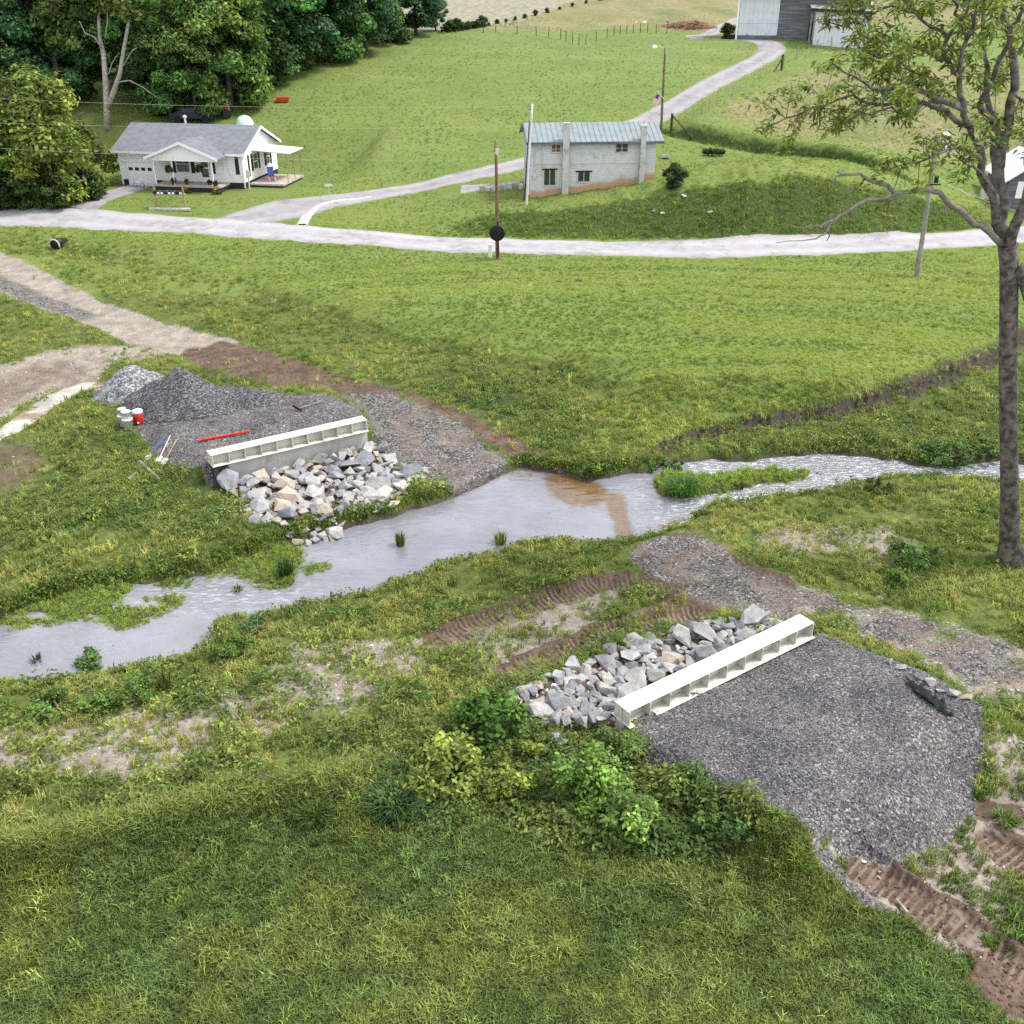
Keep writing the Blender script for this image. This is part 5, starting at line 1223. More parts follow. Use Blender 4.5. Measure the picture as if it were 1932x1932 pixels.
# ------------------------------------------------------------------ trees
def leaf_v_random():
    pass
def tree_meshes(seed, h, rad, nblob, nleaf, size, colr, lean=.0):
    r = random.Random(seed); blobs = []
    for k in range(nblob):
        z = r.uniform(.05, .97); w = rad * min(1, .62 + 1.3 * z) * min(1, (1.02 - z) * 2.2) ** .6; a = r.uniform(0, 6.28); q = w * math.sqrt(r.random()) * .82
        blobs.append(((q * math.cos(a), q * math.sin(a), z * h), r.uniform(.17, .34) * rad))
    C, d, idx = blob_points(blobs, nleaf, seed, .6); rr = np.random.default_rng(seed)
    bt = np.exp(rr.normal(0, .36, nblob)); hue = rr.normal(0, .12, nblob)
    t = np.array(colr)[None] * bt[idx][:, None] * np.exp(rr.normal(0, .28, (nleaf, 1))); t[:, 0] *= 1 + hue[idx]
    V, F, T = leaf_quads(C, d + np.array([0, 0, .55]), size, np.clip(t, .004, .5), seed + 2, droop=.25)
    me = mesh_from('crown', V, F, [M['leaf_v']]); cattr(me, 'tint', T)
    m = MB(); m.tube([(0, 0, -.6), (.05, 0, h * .2), (r.uniform(-.3, .3), r.uniform(-.3, .3), h * .5), (r.uniform(-.5, .5), .2, h * .85)], [.36, .28, .18, .05], 8)
    for k in range(9):
        z = h * r.uniform(.25, .7); a = r.uniform(0, 6.28); L = rad * r.uniform(.5, .85); m.tube([(0, 0, z), (L * .5 * math.cos(a), L * .5 * math.sin(a), z + L * .25), (L * math.cos(a), L * math.sin(a), z + L * .5)], [.12, .08, .03], 6)
    return me, mesh_from('trunk', m.v, m.f, [M['bark']], True)
def tree(name, label, base, meshes, s=1.0, rz=0, group=None, sz=1.0):
    t = thing(name, label, 'tree', base, rz, group); t.scale = (s, s, s * sz)
    for n, me in zip(('crown', 'trunk'), meshes): o = link(bpy.data.objects.new(n, me)); o.parent = t
    return t
TV = [tree_meshes(31, 15, 5.0, 56, 21000, .25, (.075, .150, .048)), tree_meshes(32, 17, 4.8, 56, 21000, .25, (.065, .138, .050)), tree_meshes(33, 13.5, 5.0, 52, 19000, .24, (.110, .180, .045)), tree_meshes(34, 16, 4.9, 54, 20000, .25, (.052, .118, .055))]
FT = [  # px, py of the foot, variant, scale, words
    (322, 220, 0, .70, 'mid green round tree right behind the house chimney'), (372, 222, 2, .78, 'lighter green tree behind the parked dark car'), (436, 204, 2, .95, 'bright mid green tree at the front edge of the wood'),
    (488, 168, 0, 1.0, 'broad green tree where the meadow meets the wood'), (545, 142, 1, .95, 'dark green tree beyond the red sled'), (590, 128, 3, .95, 'very dark tree standing in the middle of the wood edge'),
    (640, 112, 1, .95, 'dark tree at the bend of the wood edge'), (690, 98, 3, .85, 'dark green tree near the upper end of the wood'), (735, 82, 1, .75, 'rounded dark tree, second from the right end of wood'), (785, 66, 3, .72, 'dark tree at the right end of the wood'), (822, 58, 3, .38, 'small dark tree trailing into the hedgerow'),
    (272, 196, 1, .9, 'dark tree close right of the pale forked trunk'), (120, 205, 3, .9, 'very dark tree behind the yellow green bushy tree'), (30, 215, 3, .9, 'very dark tree at the left picture edge'), (-60, 225, 1, 1.0, 'dark tree partly cut by the left picture edge'),
    (190, 140, 0, 1.0, 'green tree high behind the pale forked trunk'), (320, 165, 1, 1.05, 'dark tree in the second row above the house roof'), (90, 150, 3, 1.05, 'dark tree in the second row at upper left'), (400, 140, 0, 1.05, 'mid green tree in the second row above the red tractor'), (-20, 140, 1, 1.1, 'dark tree in the upper left corner'), (470, 110, 3, 1.05, 'dark tree in the second row above the bright tree'), (560, 90, 3, 1.0, 'dark tree deep in the wood, top centre left'), (640, 70, 1, 1.0, 'deep green tree behind the wood edge bend'), (710, 50, 3, .95, 'dark tree behind the upper wood end'), (250, 110, 3, 1.1, 'dark tree in the back row above the pale trunk'), (370, 90, 1, 1.1, 'dark tree in the back row above the chimney'), (140, 90, 1, 1.15, 'dark tree in the back row at the upper left')]
random.seed(9)
for i, (x, y, v, s_, lab) in enumerate(FT):
    tree('forest_tree', lab, at(x, y), TV[v], s_ * random.uniform(.95, 1.06), random.uniform(0, 6.28), 'trees of the dark wood', random.uniform(.92, 1.1))
BY = tree_meshes(41, 9.5, 5.0, 60, 17000, .22, (.135, .185, .045)); BY2 = tree_meshes(42, 6.0, 3.6, 40, 9000, .2, (.13, .16, .03)); BD = tree_meshes(43, 3.6, 2.8, 30, 6000, .18, (.045, .075, .02))
tree('bushy_tree', 'large yellow green bushy tree at left of the house', at(95, 375), BY, 1.0, .4)
tree('bushy_tree', 'yellow green bushy tree cut by the left picture edge', at(-40, 372), BY, .95, 2.4)
tree('bushy_tree', 'smaller green bushy tree nearest to the garage corner', at(172, 352), BY2, .82, 1.0)
for k, (x, y, s_, l) in enumerate([(55, 392, .75, 'dark undergrowth bush below the yellow green tree, left'), (118, 388, .7, 'dark undergrowth bush below the yellow green tree, middle'), (165, 375, .62, 'dark undergrowth bush near the driveway'), (8, 396, .8, 'dark undergrowth bush at left edge above the road')]):
    tree('undergrowth_bush', l, at(x, y), BD, s_, k * 1.3, 'undergrowth below the bushy tree')
# hedgerow on the pasture divide
random.seed(13)
for k, (x, y) in enumerate([(840, 60), (848, 60), (856, 59), (864, 58), (873, 57), (882, 56), (891, 54), (900, 53), (910, 51), (922, 49), (938, 45), (955, 42), (972, 38), (990, 34), (1010, 29), (1032, 24), (1056, 18), (1080, 12), (1106, 6), (1135, 0)]):
    tree('hedgerow_bush', f'dark bush on the pasture divide, {ORD[k]} from the left', at(x, y), BD, random.uniform(.2, .4) * (1.0 if k < 9 else .5), k, 'bushes on the pasture divide')
tree('bush', 'dark bush on the bank right of the block building', at(1272, 352), BD, .42, 1)
tree('bush', 'dark shrub at the left foot of the barn', at(1372, 74), BD, .45, 2)
# pale forked tree
def forked():
    b = at(203, 243); Y = b.y; t = thing('forked_tree', 'tall pale bare forked trunk rising in front of the dark wood', 'tree', b)
    m = MB()
    def L(pts, r0, r1): ps = [P(x, y, Y + dy) - b for x, y, dy in pts]; n = len(ps); m.tube(ps, [r0 + (r1 - r0) * i / (n - 1) for i in range(n)], 8)
    L([(203, 246, 0), (201, 195, 0), (199, 150, 0), (195, 100, .3), (188, 70, .8), (186, 30, 1), (183, -20, 1.2)], .36, .10)
    L([(202, 205, 0), (212, 180, -.2), (226, 140, -.4), (235, 85, -.6), (243, 40, -.8), (248, -10, -1)], .30, .09)
    L([(195, 95, .3), (178, 70, 0), (160, 62, -.2), (150, 40, -.4)], .10, .04); L([(199, 70, .7), (203, 40, .5), (202, 0, .5)], .09, .04); L([(229, 130, -.4), (250, 95, -1), (258, 90, -1.2)], .07, .03)
    L([(222, 155, -.4), (245, 152, -.8), (270, 165, -1.2), (300, 187, -1.5)], .07, .02); L([(205, 140, 0), (212, 118, .3), (224, 100, .5)], .07, .03)
    m.build('trunk', M['bark_pale'], t, True)
    bl = [(tuple(P(x, y, Y + random.uniform(-2, 2)) - b), r_) for x, y, r_ in ((100, 20, 1.6), (130, 50, 1.3), (160, 20, 1.4), (110, 75, 1.2), (80, 40, 1.3), (200, 10, 1.4), (245, 20, 1.5), (280, 40, 1.2), (150, -20, 1.8), (220, -30, 1.8), (260, 75, .9), (140, 85, .8), (270, -10, 1.6))]
    foliage_blob(t, bl, 7500, .25, (.110, .165, .045), 91, 'crown')
forked()

# ------------------------------------------------------------------ the big near tree at the right
def big_tree():
    random.seed(5)
    b = at(1905, 1056); Y = b.y; t = thing('big_tree', 'tall rough barked tree with thin foliage at the right edge', 'tree', b)
    tw = MB(); twigs = tw; tips = []
    def pt(x, y, dy=0): return P(x, y, Y + dy) - b
    def limb(mb, pts, r0, r1, seg=9, jig=.05):
        ps = []
        for i in range(len(pts) - 1):
            a, c = pt(*pts[i]), pt(*pts[i + 1]); k = max(2, int((c - a).length / .45))
            for j in range(k): ps.append(a.lerp(c, j / k) + (Vector((random.gauss(0, jig), random.gauss(0, jig), random.gauss(0, jig))) if i + j else Vector()))
        ps.append(pt(*pts[-1])); n = len(ps)
        mb.tube(ps, [r0 + (r1 - r0) * (i / (n - 1)) for i in range(n)], seg); return ps
    c6 = lambda x, y, dy=0: ((x / 3.45 + 1446) * .9928, y / 3.45 * .9928, dy)
    m = MB()
    ps = [pt(1907, 1075), pt(1906, 1050), pt(1905, 1020), pt(1905, 930), pt(1903, 820), pt(1902, 700), pt(1903, 600), pt(1904, 500), pt(1902, 462)]
    m.tube(ps, [.85, .50, .36, .31, .295, .29, .285, .29, .31], 16); m.build('trunk', M['bark'], t, True)
    S = []
    S.append(limb(tw, [c6(1600, 1600), c6(1585, 1450, .2), c6(1575, 1250, .4), c6(1560, 1080, .6), c6(1545, 930, .7), c6(1530, 800, .9)], .24, .14))
    S.append(limb(tw, [c6(1570, 1560), c6(1520, 1380, -.3), c6(1480, 1200, -.5), c6(1460, 1050, -.6), c6(1400, 920, -.9), c6(1370, 830, -1)], .16, .10))
    S.append(limb(tw, [c6(1560, 1100, .6), c6(1600, 900, .9), c6(1620, 760, 1), c6(1640, 600, 1.2), c6(1640, 380, 1.4), c6(1610, 100, 1.5), c6(1600, -150, 1.6)], .18, .09))
    S.append(limb(tw, [c6(1620, 1640), c6(1680, 1460, -.5), c6(1740, 1290, -.8), c6(1800, 1050, -1), c6(1850, 700, -1.2)], .19, .09))
    tw.tube([pt(1909, 545), pt(1922, 505, -.2), pt(1945, 560, -.3), pt(1975, 640, -.4), pt(2010, 800, -.4), pt(2020, 1020, -.3), pt(2022, 1080, -.3)], [.2, .22, .24, .26, .29, .34, .4], 10)
    S.append(limb(tw, [c6(1530, 800, .9), c6(1490, 760, .8), c6(1430, 690, .5), c6(1500, 540, .3), c6(1570, 380, .2), c6(1650, 180, 0), c6(1725, 40, -.2)], .12, .05))
    S.append(limb(tw, [c6(1530, 800, .9), c6(1500, 640, 1.4), c6(1480, 430, 1.6), c6(1480, 250, 1.8), c6(1450, 60, 2), c6(1480, -150, 2)], .10, .04))
    S.append(limb(tw, [c6(1370, 830, -1), c6(1310, 710, -1.4), c6(1295, 520, -1.6), c6(1320, 330, -1.8), c6(1400, 180, -2), c6(1440, 20, -2)], .10, .04))
    S.append(limb(tw, [c6(1310, 500, -1.6), c6(1240, 440, -1.4), c6(1190, 330, -1.2), c6(1225, 230, -1), c6(1330, 130, -1), c6(1370, -30, -1)], .08, .035))
    S.append(limb(tw, [c6(1225, 240, -1), c6(1130, 150, -.6), c6(1010, 85, -.3), c6(950, -20, 0)], .06, .025))
    S.append(limb(tw, [c6(1310, 710, -1.4), c6(1160, 650, -1.9), c6(1010, 565, -2.4), c6(880, 575, -2.7), c6(740, 580, -3), c6(600, 510, -3.3), c6(480, 420, -3.5)], .085, .02))
    S.append(limb(tw, [c6(1370, 830, -1), c6(1200, 720, -.2), c6(1060, 680, .4), c6(940, 650, .8), c6(820, 685, 1.2), c6(700, 685, 1.5), c6(590, 640, 1.8), c6(420, 670, 2.1), c6(250, 745, 2.4), c6(50, 830, 2.8)], .085, .018))
    S.append(limb(tw, [c6(1060, 680, .4), c6(980, 760, .2), c6(860, 715, 0), c6(700, 740, -.3), c6(560, 810, -.5)], .05, .015))
    S.append(limb(tw, [c6(1190, 560, -1.7), c6(1060, 480, -2), c6(930, 420, -2.4), c6(820, 470, -2.6)], .06, .02))
    S.append(limb(tw, [c6(1190, 400, -1.3), c6(1060, 330, -.5), c6(960, 290, 0), c6(880, 260, .4), c6(720, 250, .7), c6(560, 180, 1), c6(430, 140, 1.3)], .06, .018))
    S.append(limb(tw, [c6(960, 290, 0), c6(850, 350, -.5), c6(700, 400, -1)], .035, .015))
    S.append(limb(tw, [c6(1010, 85, -.3), c6(850, 40, .3), c6(700, 120, .6), c6(590, 60, 1)], .04, .015))
    S.append(limb(tw, [c6(1460, 1050, -.6), c6(1330, 960, -1.1), c6(1200, 990, -1.6), c6(1050, 1060, -2), c6(930, 1080, -2.3)], .06, .018))
    S.append(limb(tw, [c6(1480, 1200, -.5), c6(1400, 1090, -1), c6(1340, 1050, -1.2)], .05, .02))
    S.append(limb(tw, [c6(1640, 600, 1.2), c6(1700, 640, 1), c6(1780, 720, 1), c6(1850, 800, .8)], .06, .02))
    S.append(limb(tw, [c6(1640, 380, 1.4), c6(1720, 250, 1.8), c6(1800, 100, 2)], .06, .025))
    S.append(limb(tw, [c6(1600, 900, .9), c6(1690, 880, .4), c6(1760, 1000, .2)], .05, .02))
    S.append(limb(tw, [c6(1330, 130, -1), c6(1280, 40, -1.6), c6(1200, -60, -2)], .05, .025))
    bl = MB(); B_ = []
    limb(bl, [c6(1590, 1600), c6(1500, 1520, -.3), c6(1400, 1450, -.6), c6(1300, 1380, -.9), c6(1225, 1325, -1.2), c6(1170, 1280, -1.4), c6(1100, 1248, -1.6), c6(1000, 1255, -1.9), c6(880, 1268, -2.2), c6(700, 1312, -2.6), c6(560, 1392, -2.9), c6(480, 1440, -3.1), c6(430, 1490, -3.2)], .115, .035, 8, .03)
    limb(bl, [c6(880, 1268, -2.2), c6(830, 1220, -2.2), c6(760, 1190, -2.3), c6(690, 1160, -2.4), c6(640, 1142, -2.5), c6(530, 1148, -2.7), c6(490, 1160, -2.7), c6(462, 1192, -2.7)], .065, .02, 7, .03)
    for a in ([c6(480, 1440, -3.1), c6(400, 1470, -3.3), c6(300, 1490, -3.5), c6(230, 1495, -3.6), c6(175, 1470, -3.7)], [c6(490, 1440, -3.1), c6(420, 1490, -3.0), c6(340, 1520, -2.9), c6(300, 1530, -2.9)], [c6(450, 1470, -3.2), c6(430, 1530, -3.3), c6(350, 1570, -3.5), c6(250, 1580, -3.7), c6(100, 1592, -4)],
              [c6(520, 1410, -3), c6(450, 1410, -2.8), c6(420, 1400, -2.7)], [c6(440, 1500, -3.2), c6(450, 1550, -3.2), c6(430, 1580, -3.2)], [c6(1230, 1330, -1.2), c6(1200, 1390, -1.3), c6(1220, 1380, -1.3)], [c6(540, 1148, -2.7), c6(500, 1130, -2.8), c6(520, 1110, -2.8)]):
        limb(bl, a, .032, .010, 6, .02)
    bl.build('bare_limb', M['twig'], t, True)
    # side twigs carrying the leaves
    for si, ps in enumerate(S):
        n = len(ps); lo = .45 if si < 4 else .15
        for i in range(n):
            if i < n * lo: continue
            for rep in range(2 if si >= 4 else 1):
                if random.random() > (.62 if si >= 4 else .3): continue
                d = (ps[min(i + 1, n - 1)] - ps[max(i - 1, 0)]).normalized()
                w = Vector((random.gauss(0, 1), random.gauss(0, 1), random.gauss(.25, .8))); w = (w - d * w.dot(d) * .6 + d * .5).normalized(); L = random.uniform(.5, 1.5)
                a = ps[i]; b2_ = a + w * L * .5; c = a + w * L + Vector((0, 0, -.12 * L)); twigs.tube([a, b2_, c], [.018, .012, .006], 5, False); tips += [c, b2_.lerp(c, .4)] if L > .9 else [c]
                if random.random() < .5: e = b2_ + Vector((random.gauss(0, .4), random.gauss(0, .4), random.gauss(.1, .3))); twigs.tube([b2_, e], [.01, .005], 4, False); tips.append(e)
        tips.append(ps[-1]); tips.append(ps[-1] + Vector((0, 0, .1)))
    tw.build('branches', M['bark'], t, True)
    # leaves: each tip a loose drooping rosette of narrow leaflets
    r = np.random.default_rng(3); Vs = []; T = []
    for p_ in tips:
        if p_.x + b.x > 24.5 and False: continue
        k = r.integers(14, 24); base = np.array([.122, .165, .036]) * math.exp(r.normal(0, .22)); base[0] *= 1 + r.normal(0, .12)
        for q in range(k):
            a = r.uniform(0, 6.28); el = r.normal(-.15, .45); d = np.array([math.cos(a) * math.cos(el), math.sin(a) * math.cos(el), math.sin(el)]); L = r.uniform(.15, .31); w = L * r.uniform(.13, .20)
            o = np.array(p_) + d * .03 + r.normal(0, .10, 3); s_ = np.cross(d, [0, 0, 1.0]); s_ /= np.linalg.norm(s_) + 1e-6; s_ = s_ * w + np.array([0, 0, r.normal(0, .4) * w])
            mid = o + d * L * .5; end = o + d * L + np.array([0, 0, -.25 * L]); Vs += [o, mid + s_, end, mid - s_]; T += [base * r.uniform(.7, 1.4)] * 4
    Vs = np.array(Vs); me = mesh_from('foliage', Vs, np.arange(len(Vs)).reshape(-1, 4), [M['leaf_v']]); cattr(me, 'tint', np.clip(T, .01, .5)); o = link(bpy.data.objects.new('foliage', me)); o.parent = t
    print('tips', len(tips))
big_tree()

# ------------------------------------------------------------------ shrubs and tufts one can point at
def shrub(label, px, py, w, h, col, leaf, n, seed, name='shrub', group=None, cat='shrub', lift=0):
    n = int(n * 1.55); leaf *= .8
    random.seed(seed); p = at(px, py) + Vector((0, 0, lift)); t = thing(name, label, cat, p, 0, group); m = MB(); blobs = []
    k = max(6, int(15 * w))
    for i in range(k):
        a = random.uniform(0, 6.28); q = w / 2 * math.sqrt(random.random()) * .9; z = h * random.uniform(.15, .95) * (1 - .45 * (q / (w / 2)) ** 2); c = Vector((q * math.cos(a), q * math.sin(a), z)); m.tube([(c.x * .2, c.y * .2, -.05), c * .55, c], [.022, .014, .008], 5, False)
        blobs.append((tuple(c), random.uniform(.11, .25) * min(w, h * 1.3)))
    m.build('stems', M['bark'], t); C, d, idx = blob_points(blobs, n, seed, .35); C[:, 2] = np.maximum(C[:, 2], .02)
    r = np.random.default_rng(seed); tint = 1.15 * np.array(col)[None] * np.exp(r.normal(0, .25, len(blobs)))[idx][:, None] * np.exp(r.normal(0, .25, (n, 1)))
    V, F, T = leaf_quads(C, d * .5 + np.array([0, 0, 1.0]), leaf, np.clip(tint, .006, .5), seed + 2, droop=.3); me = mesh_from('foliage', V, F, [M['leaf_v']]); cattr(me, 'tint', T); o = link(bpy.data.objects.new('foliage', me)); o.parent = t
    return t
G1, G2, G3, G4 = (.095, .165, .04), (.135, .178, .042), (.08, .145, .05), (.115, .175, .048)
shrub('broad leaved dark green sapling left of the near riprap', 925, 1395, 1.9, 1.75, (.05, .11, .018), .13, 900, 201)
shrub('yellow green vine covered sapling, widest of the front shrubs', 838, 1475, 2.4, 1.35, G2, .11, 1500, 202); shrub('yellow green bush with round leaves in front of pale rock', 940, 1490, 1.6, 1.0, (.13, .168, .035), .10, 800, 203); shrub('bright yellow green leafy shoot beside the rounded grey rock', 1000, 1440, .8, 1.0, (.14, .185, .035), .10, 330, 204)
shrub('tall lush green bush between rocks and gravel pad', 1120, 1515, 1.9, 1.5, G1, .095, 1900, 205); shrub('bright green star leaved bush, nearest of the front shrubs', 1195, 1585, 1.5, 1.35, (.085, .140, .036), .10, 1500, 206); shrub('fine leaved green bush at the pad corner', 1170, 1440, 1.7, 1.0, G4, .06, 1700, 207)
shrub('low leafy bush at the left foot of the gravel pad', 1280, 1500, 1.2, .8, G2, .08, 700, 208); shrub('low green bush in the front edge of the gravel pad', 1350, 1560, 1.2, .75, G1, .075, 800, 209); shrub('small bluish green bush beside the gravel pad front', 1398, 1578, .8, .6, G3, .07, 450, 210); shrub('small yellowish weed on the gravel pad front edge', 1440, 1562, .35, .5, G2, .06, 120, 211); shrub('small shrub left of the star leaved bush', 1070, 1550, .9, .7, G4, .08, 420, 212)
shrub('round leafy bush standing in the creek at left', 172, 1268, 1.15, 1.0, (.07, .125, .035), .07, 900, 213); shrub('small sprig right of the creek bush', 212, 1235, .6, .4, G3, .06, 200, 214)
shrub('bushy green weed at the creek bank corner', 440, 1240, 1.5, .85, (.085, .14, .03), .06, 1300, 215); shrub('blue green weed beside the bank corner bush', 485, 1190, .9, .5, (.07, .125, .05), .06, 500, 216); shrub('dark green bank bush, left', 105, 1345, 1.3, .75, G1, .065, 1100, 217); shrub('tall green bank bush overlooking the creek', 262, 1320, 1.3, .95, G1, .065, 1200, 218); shrub('green bank bush between two taller ones', 185, 1338, 1.2, .6, G1, .065, 800, 219)
shrub('bush on grass at the middle right of the creek', 1720, 1060, 1.9, .8, (.06, .115, .028), .07, 1500, 220); shrub('small bush below the middle right bush', 1690, 1105, 1.1, .6, (.075, .13, .025), .07, 600, 221); shrub('bush at the right creek bank edge', 1655, 928, 1.2, .65, (.05, .09, .02), .07, 900, 222); shrub('small dark tuft standing in the right creek', 1548, 905, .5, .5, (.05, .09, .025), .06, 250, 223)
shrub('low leafy mound at the water edge below the field', 1250, 885, 2.0, .55, (.06, .115, .028), .08, 1100, 224); shrub('leafy bank bush right of the ford soil', 1120, 892, 1.3, .55, (.085, .135, .03), .08, 700, 225); shrub('lush green bush on the floodplain at right', 1780, 868, 2.6, .8, (.07, .13, .035), .075, 2000, 226); shrub('wide green bush on the floodplain near the tree', 1850, 850, 2.4, .6, (.10, .15, .04), .075, 1600, 227)
def tuft(label, px, py, w, h, col, n, seed, group=None, z=None):
    p = at(px, py)
    if z is not None: p.z = z
    r = np.random.default_rng(seed); V = []; T = []
    for i in range(n):
        a = r.uniform(0, 6.28); q = w / 2 * math.sqrt(r.random()) * .6; o = np.array([q * math.cos(a), q * math.sin(a), -.05]); out = np.array([math.cos(a), math.sin(a), 0]) * r.uniform(.1, .6) * w / 2; L = h * r.uniform(.55, 1.1)
        s_ = np.array([-math.sin(a), math.cos(a), 0]) * r.uniform(.010, .02); m1 = o + out * .45 + [0, 0, L * .65]; e = o + out * 1.3 + [0, 0, L * r.uniform(.7, 1)]
        V += [o - s_, o + s_, m1 + s_, m1 - s_, m1 - s_, m1 + s_, e, e]; T += [np.array(col) * 1.35 * r.uniform(.6, 1.4)] * 8
    V = np.array(V); F = [tuple(range(i * 8, i * 8 + 4)) for i in range(n)] + [(i * 8 + 4, i * 8 + 5, i * 8 + 6) for i in range(n)]
    me = mesh_from('grass_tuft', V, F, [M['leaf_v']]); cattr(me, 'tint', np.clip(T, .005, .5)); o = link(bpy.data.objects.new('grass_tuft', me)); o.location = p; return tag(o, label, 'grass tuft', group)
tuft('grass tuft standing in the creek, left of two', 756, 1042, .55, .7, (.07, .11, .025), 90, 301, z=WATER_Z); tuft('wider grass tuft standing in the creek, right of two', 945, 1038, .7, .6, (.08, .13, .025), 110, 302, z=WATER_Z); tuft('dark tuft on the wet grass mat', 540, 1085, .9, .8, (.035, .07, .016), 140, 303); tuft('small tuft in rippled water at left', 450, 1128, .5, .3, (.08, .12, .03), 50, 304, z=WATER_Z)
tuft('long blue green grass clump on the front berm', 745, 1530, 1.5, .75, (.05, .10, .04), 520, 305); tuft('green grass clump below the dirt clod', 600, 1545, 1.2, .6, (.06, .10, .025), 300, 306); tuft('reedy grass clump between front shrubs', 1000, 1510, .9, .9, (.06, .10, .035), 220, 307); tuft('sparse tall stems on the creek bank', 310, 1300, .7, .7, (.05, .075, .02), 50, 308); tuft('thin stems on the bank beside the tall bank bush', 370, 1285, .5, .7, (.05, .075, .02), 40, 309); tuft('small dark tuft in the creek at far left', 75, 1262, .5, .3, (.05, .06, .03), 40, 310, z=WATER_Z)
tuft('lush reed clump on the creek island', 1290, 925, 1.9, .55, (.05, .12, .025), 520, 311); tuft('dark little tuft below the island', 1395, 925, .5, .4, (.04, .08, .025), 60, 312, z=WATER_Z); tuft('bright grass clump by the track end', 1510, 1632, .7, .4, (.10, .15, .03), 140, 313); tuft('green tuft beside the right edge track', 1898, 1550, .8, .35, (.07, .12, .03), 140, 314)
# ------------------------------------------------------------------ scattered ground cover (nobody could count it)
def proto_blades(n, w, h, spread, seed, width=.012, flop=.6):
    r = np.random.default_rng(seed); V = []; F = []
    for i in range(n):
        a = r.uniform(0, 6.28); q = spread * math.sqrt(r.random()); x, y = q * math.cos(a), q * math.sin(a); b = r.uniform(0, 6.28); L = h * r.uniform(.5, 1.15); bend = r.uniform(.15, 1) * flop * L
        dx, dy = math.cos(b) * bend, math.sin(b) * bend; sx, sy = -math.sin(b) * width, math.cos(b) * width; k = len(V)
        V += [(x - sx, y - sy, -.03), (x + sx, y + sy, -.03), (x + dx * .35 + sx * .8, y + dy * .35 + sy * .8, L * .6), (x + dx * .35 - sx * .8, y + dy * .35 - sy * .8, L * .6), (x + dx, y + dy, L * (1 - .45 * bend / L))]
        F += [(k, k + 1, k + 2, k + 3), (k + 3, k + 2, k + 4)]
    return V, F
def proto_weed(n, w, h, leaf, seed, narrow=.5):
    r = np.random.default_rng(seed); V = []; F = []
    for i in range(n):
        a = r.uniform(0, 6.28); q = w / 2 * math.sqrt(r.random()); z = h * (1 - .5 * (q / (w / 2)) ** 2) * r.uniform(.25, 1); c = np.array([q * math.cos(a), q * math.sin(a), z]); b = a + r.normal(0, .8); el = r.normal(.1, .45)
        d = np.array([math.cos(b) * math.cos(el), math.sin(b) * math.cos(el), math.sin(el)]) * leaf * r.uniform(.6, 1.3); s_ = np.array([-math.sin(b), math.cos(b), r.normal(0, .4)]) * leaf * narrow * .5; k = len(V)
        V += [tuple(c), tuple(c + d * .5 + s_), tuple(c + d - [0, 0, leaf * .2]), tuple(c + d * .5 - s_)]; F.append((k, k + 1, k + 2, k + 3))
    return V, F
def proto_stone(seed):
    r = np.random.default_rng(seed); bm = bmesh.new()
    for _ in range(11):
        v = r.normal(0, 1, 3); v /= np.linalg.norm(v); bm.verts.new((v[0] * .5, v[1] * .42, v[2] * .33))
    bmesh.ops.convex_hull(bm, input=bm.verts); bm.verts.index_update()
    vs_ = [v for v in bm.verts if v.link_faces]; ix = {v: i for i, v in enumerate(vs_)}; V = [tuple(v.co) for v in vs_]; F = [tuple(ix[v] for v in f.verts) for f in bm.faces]; bm.free(); return V, F

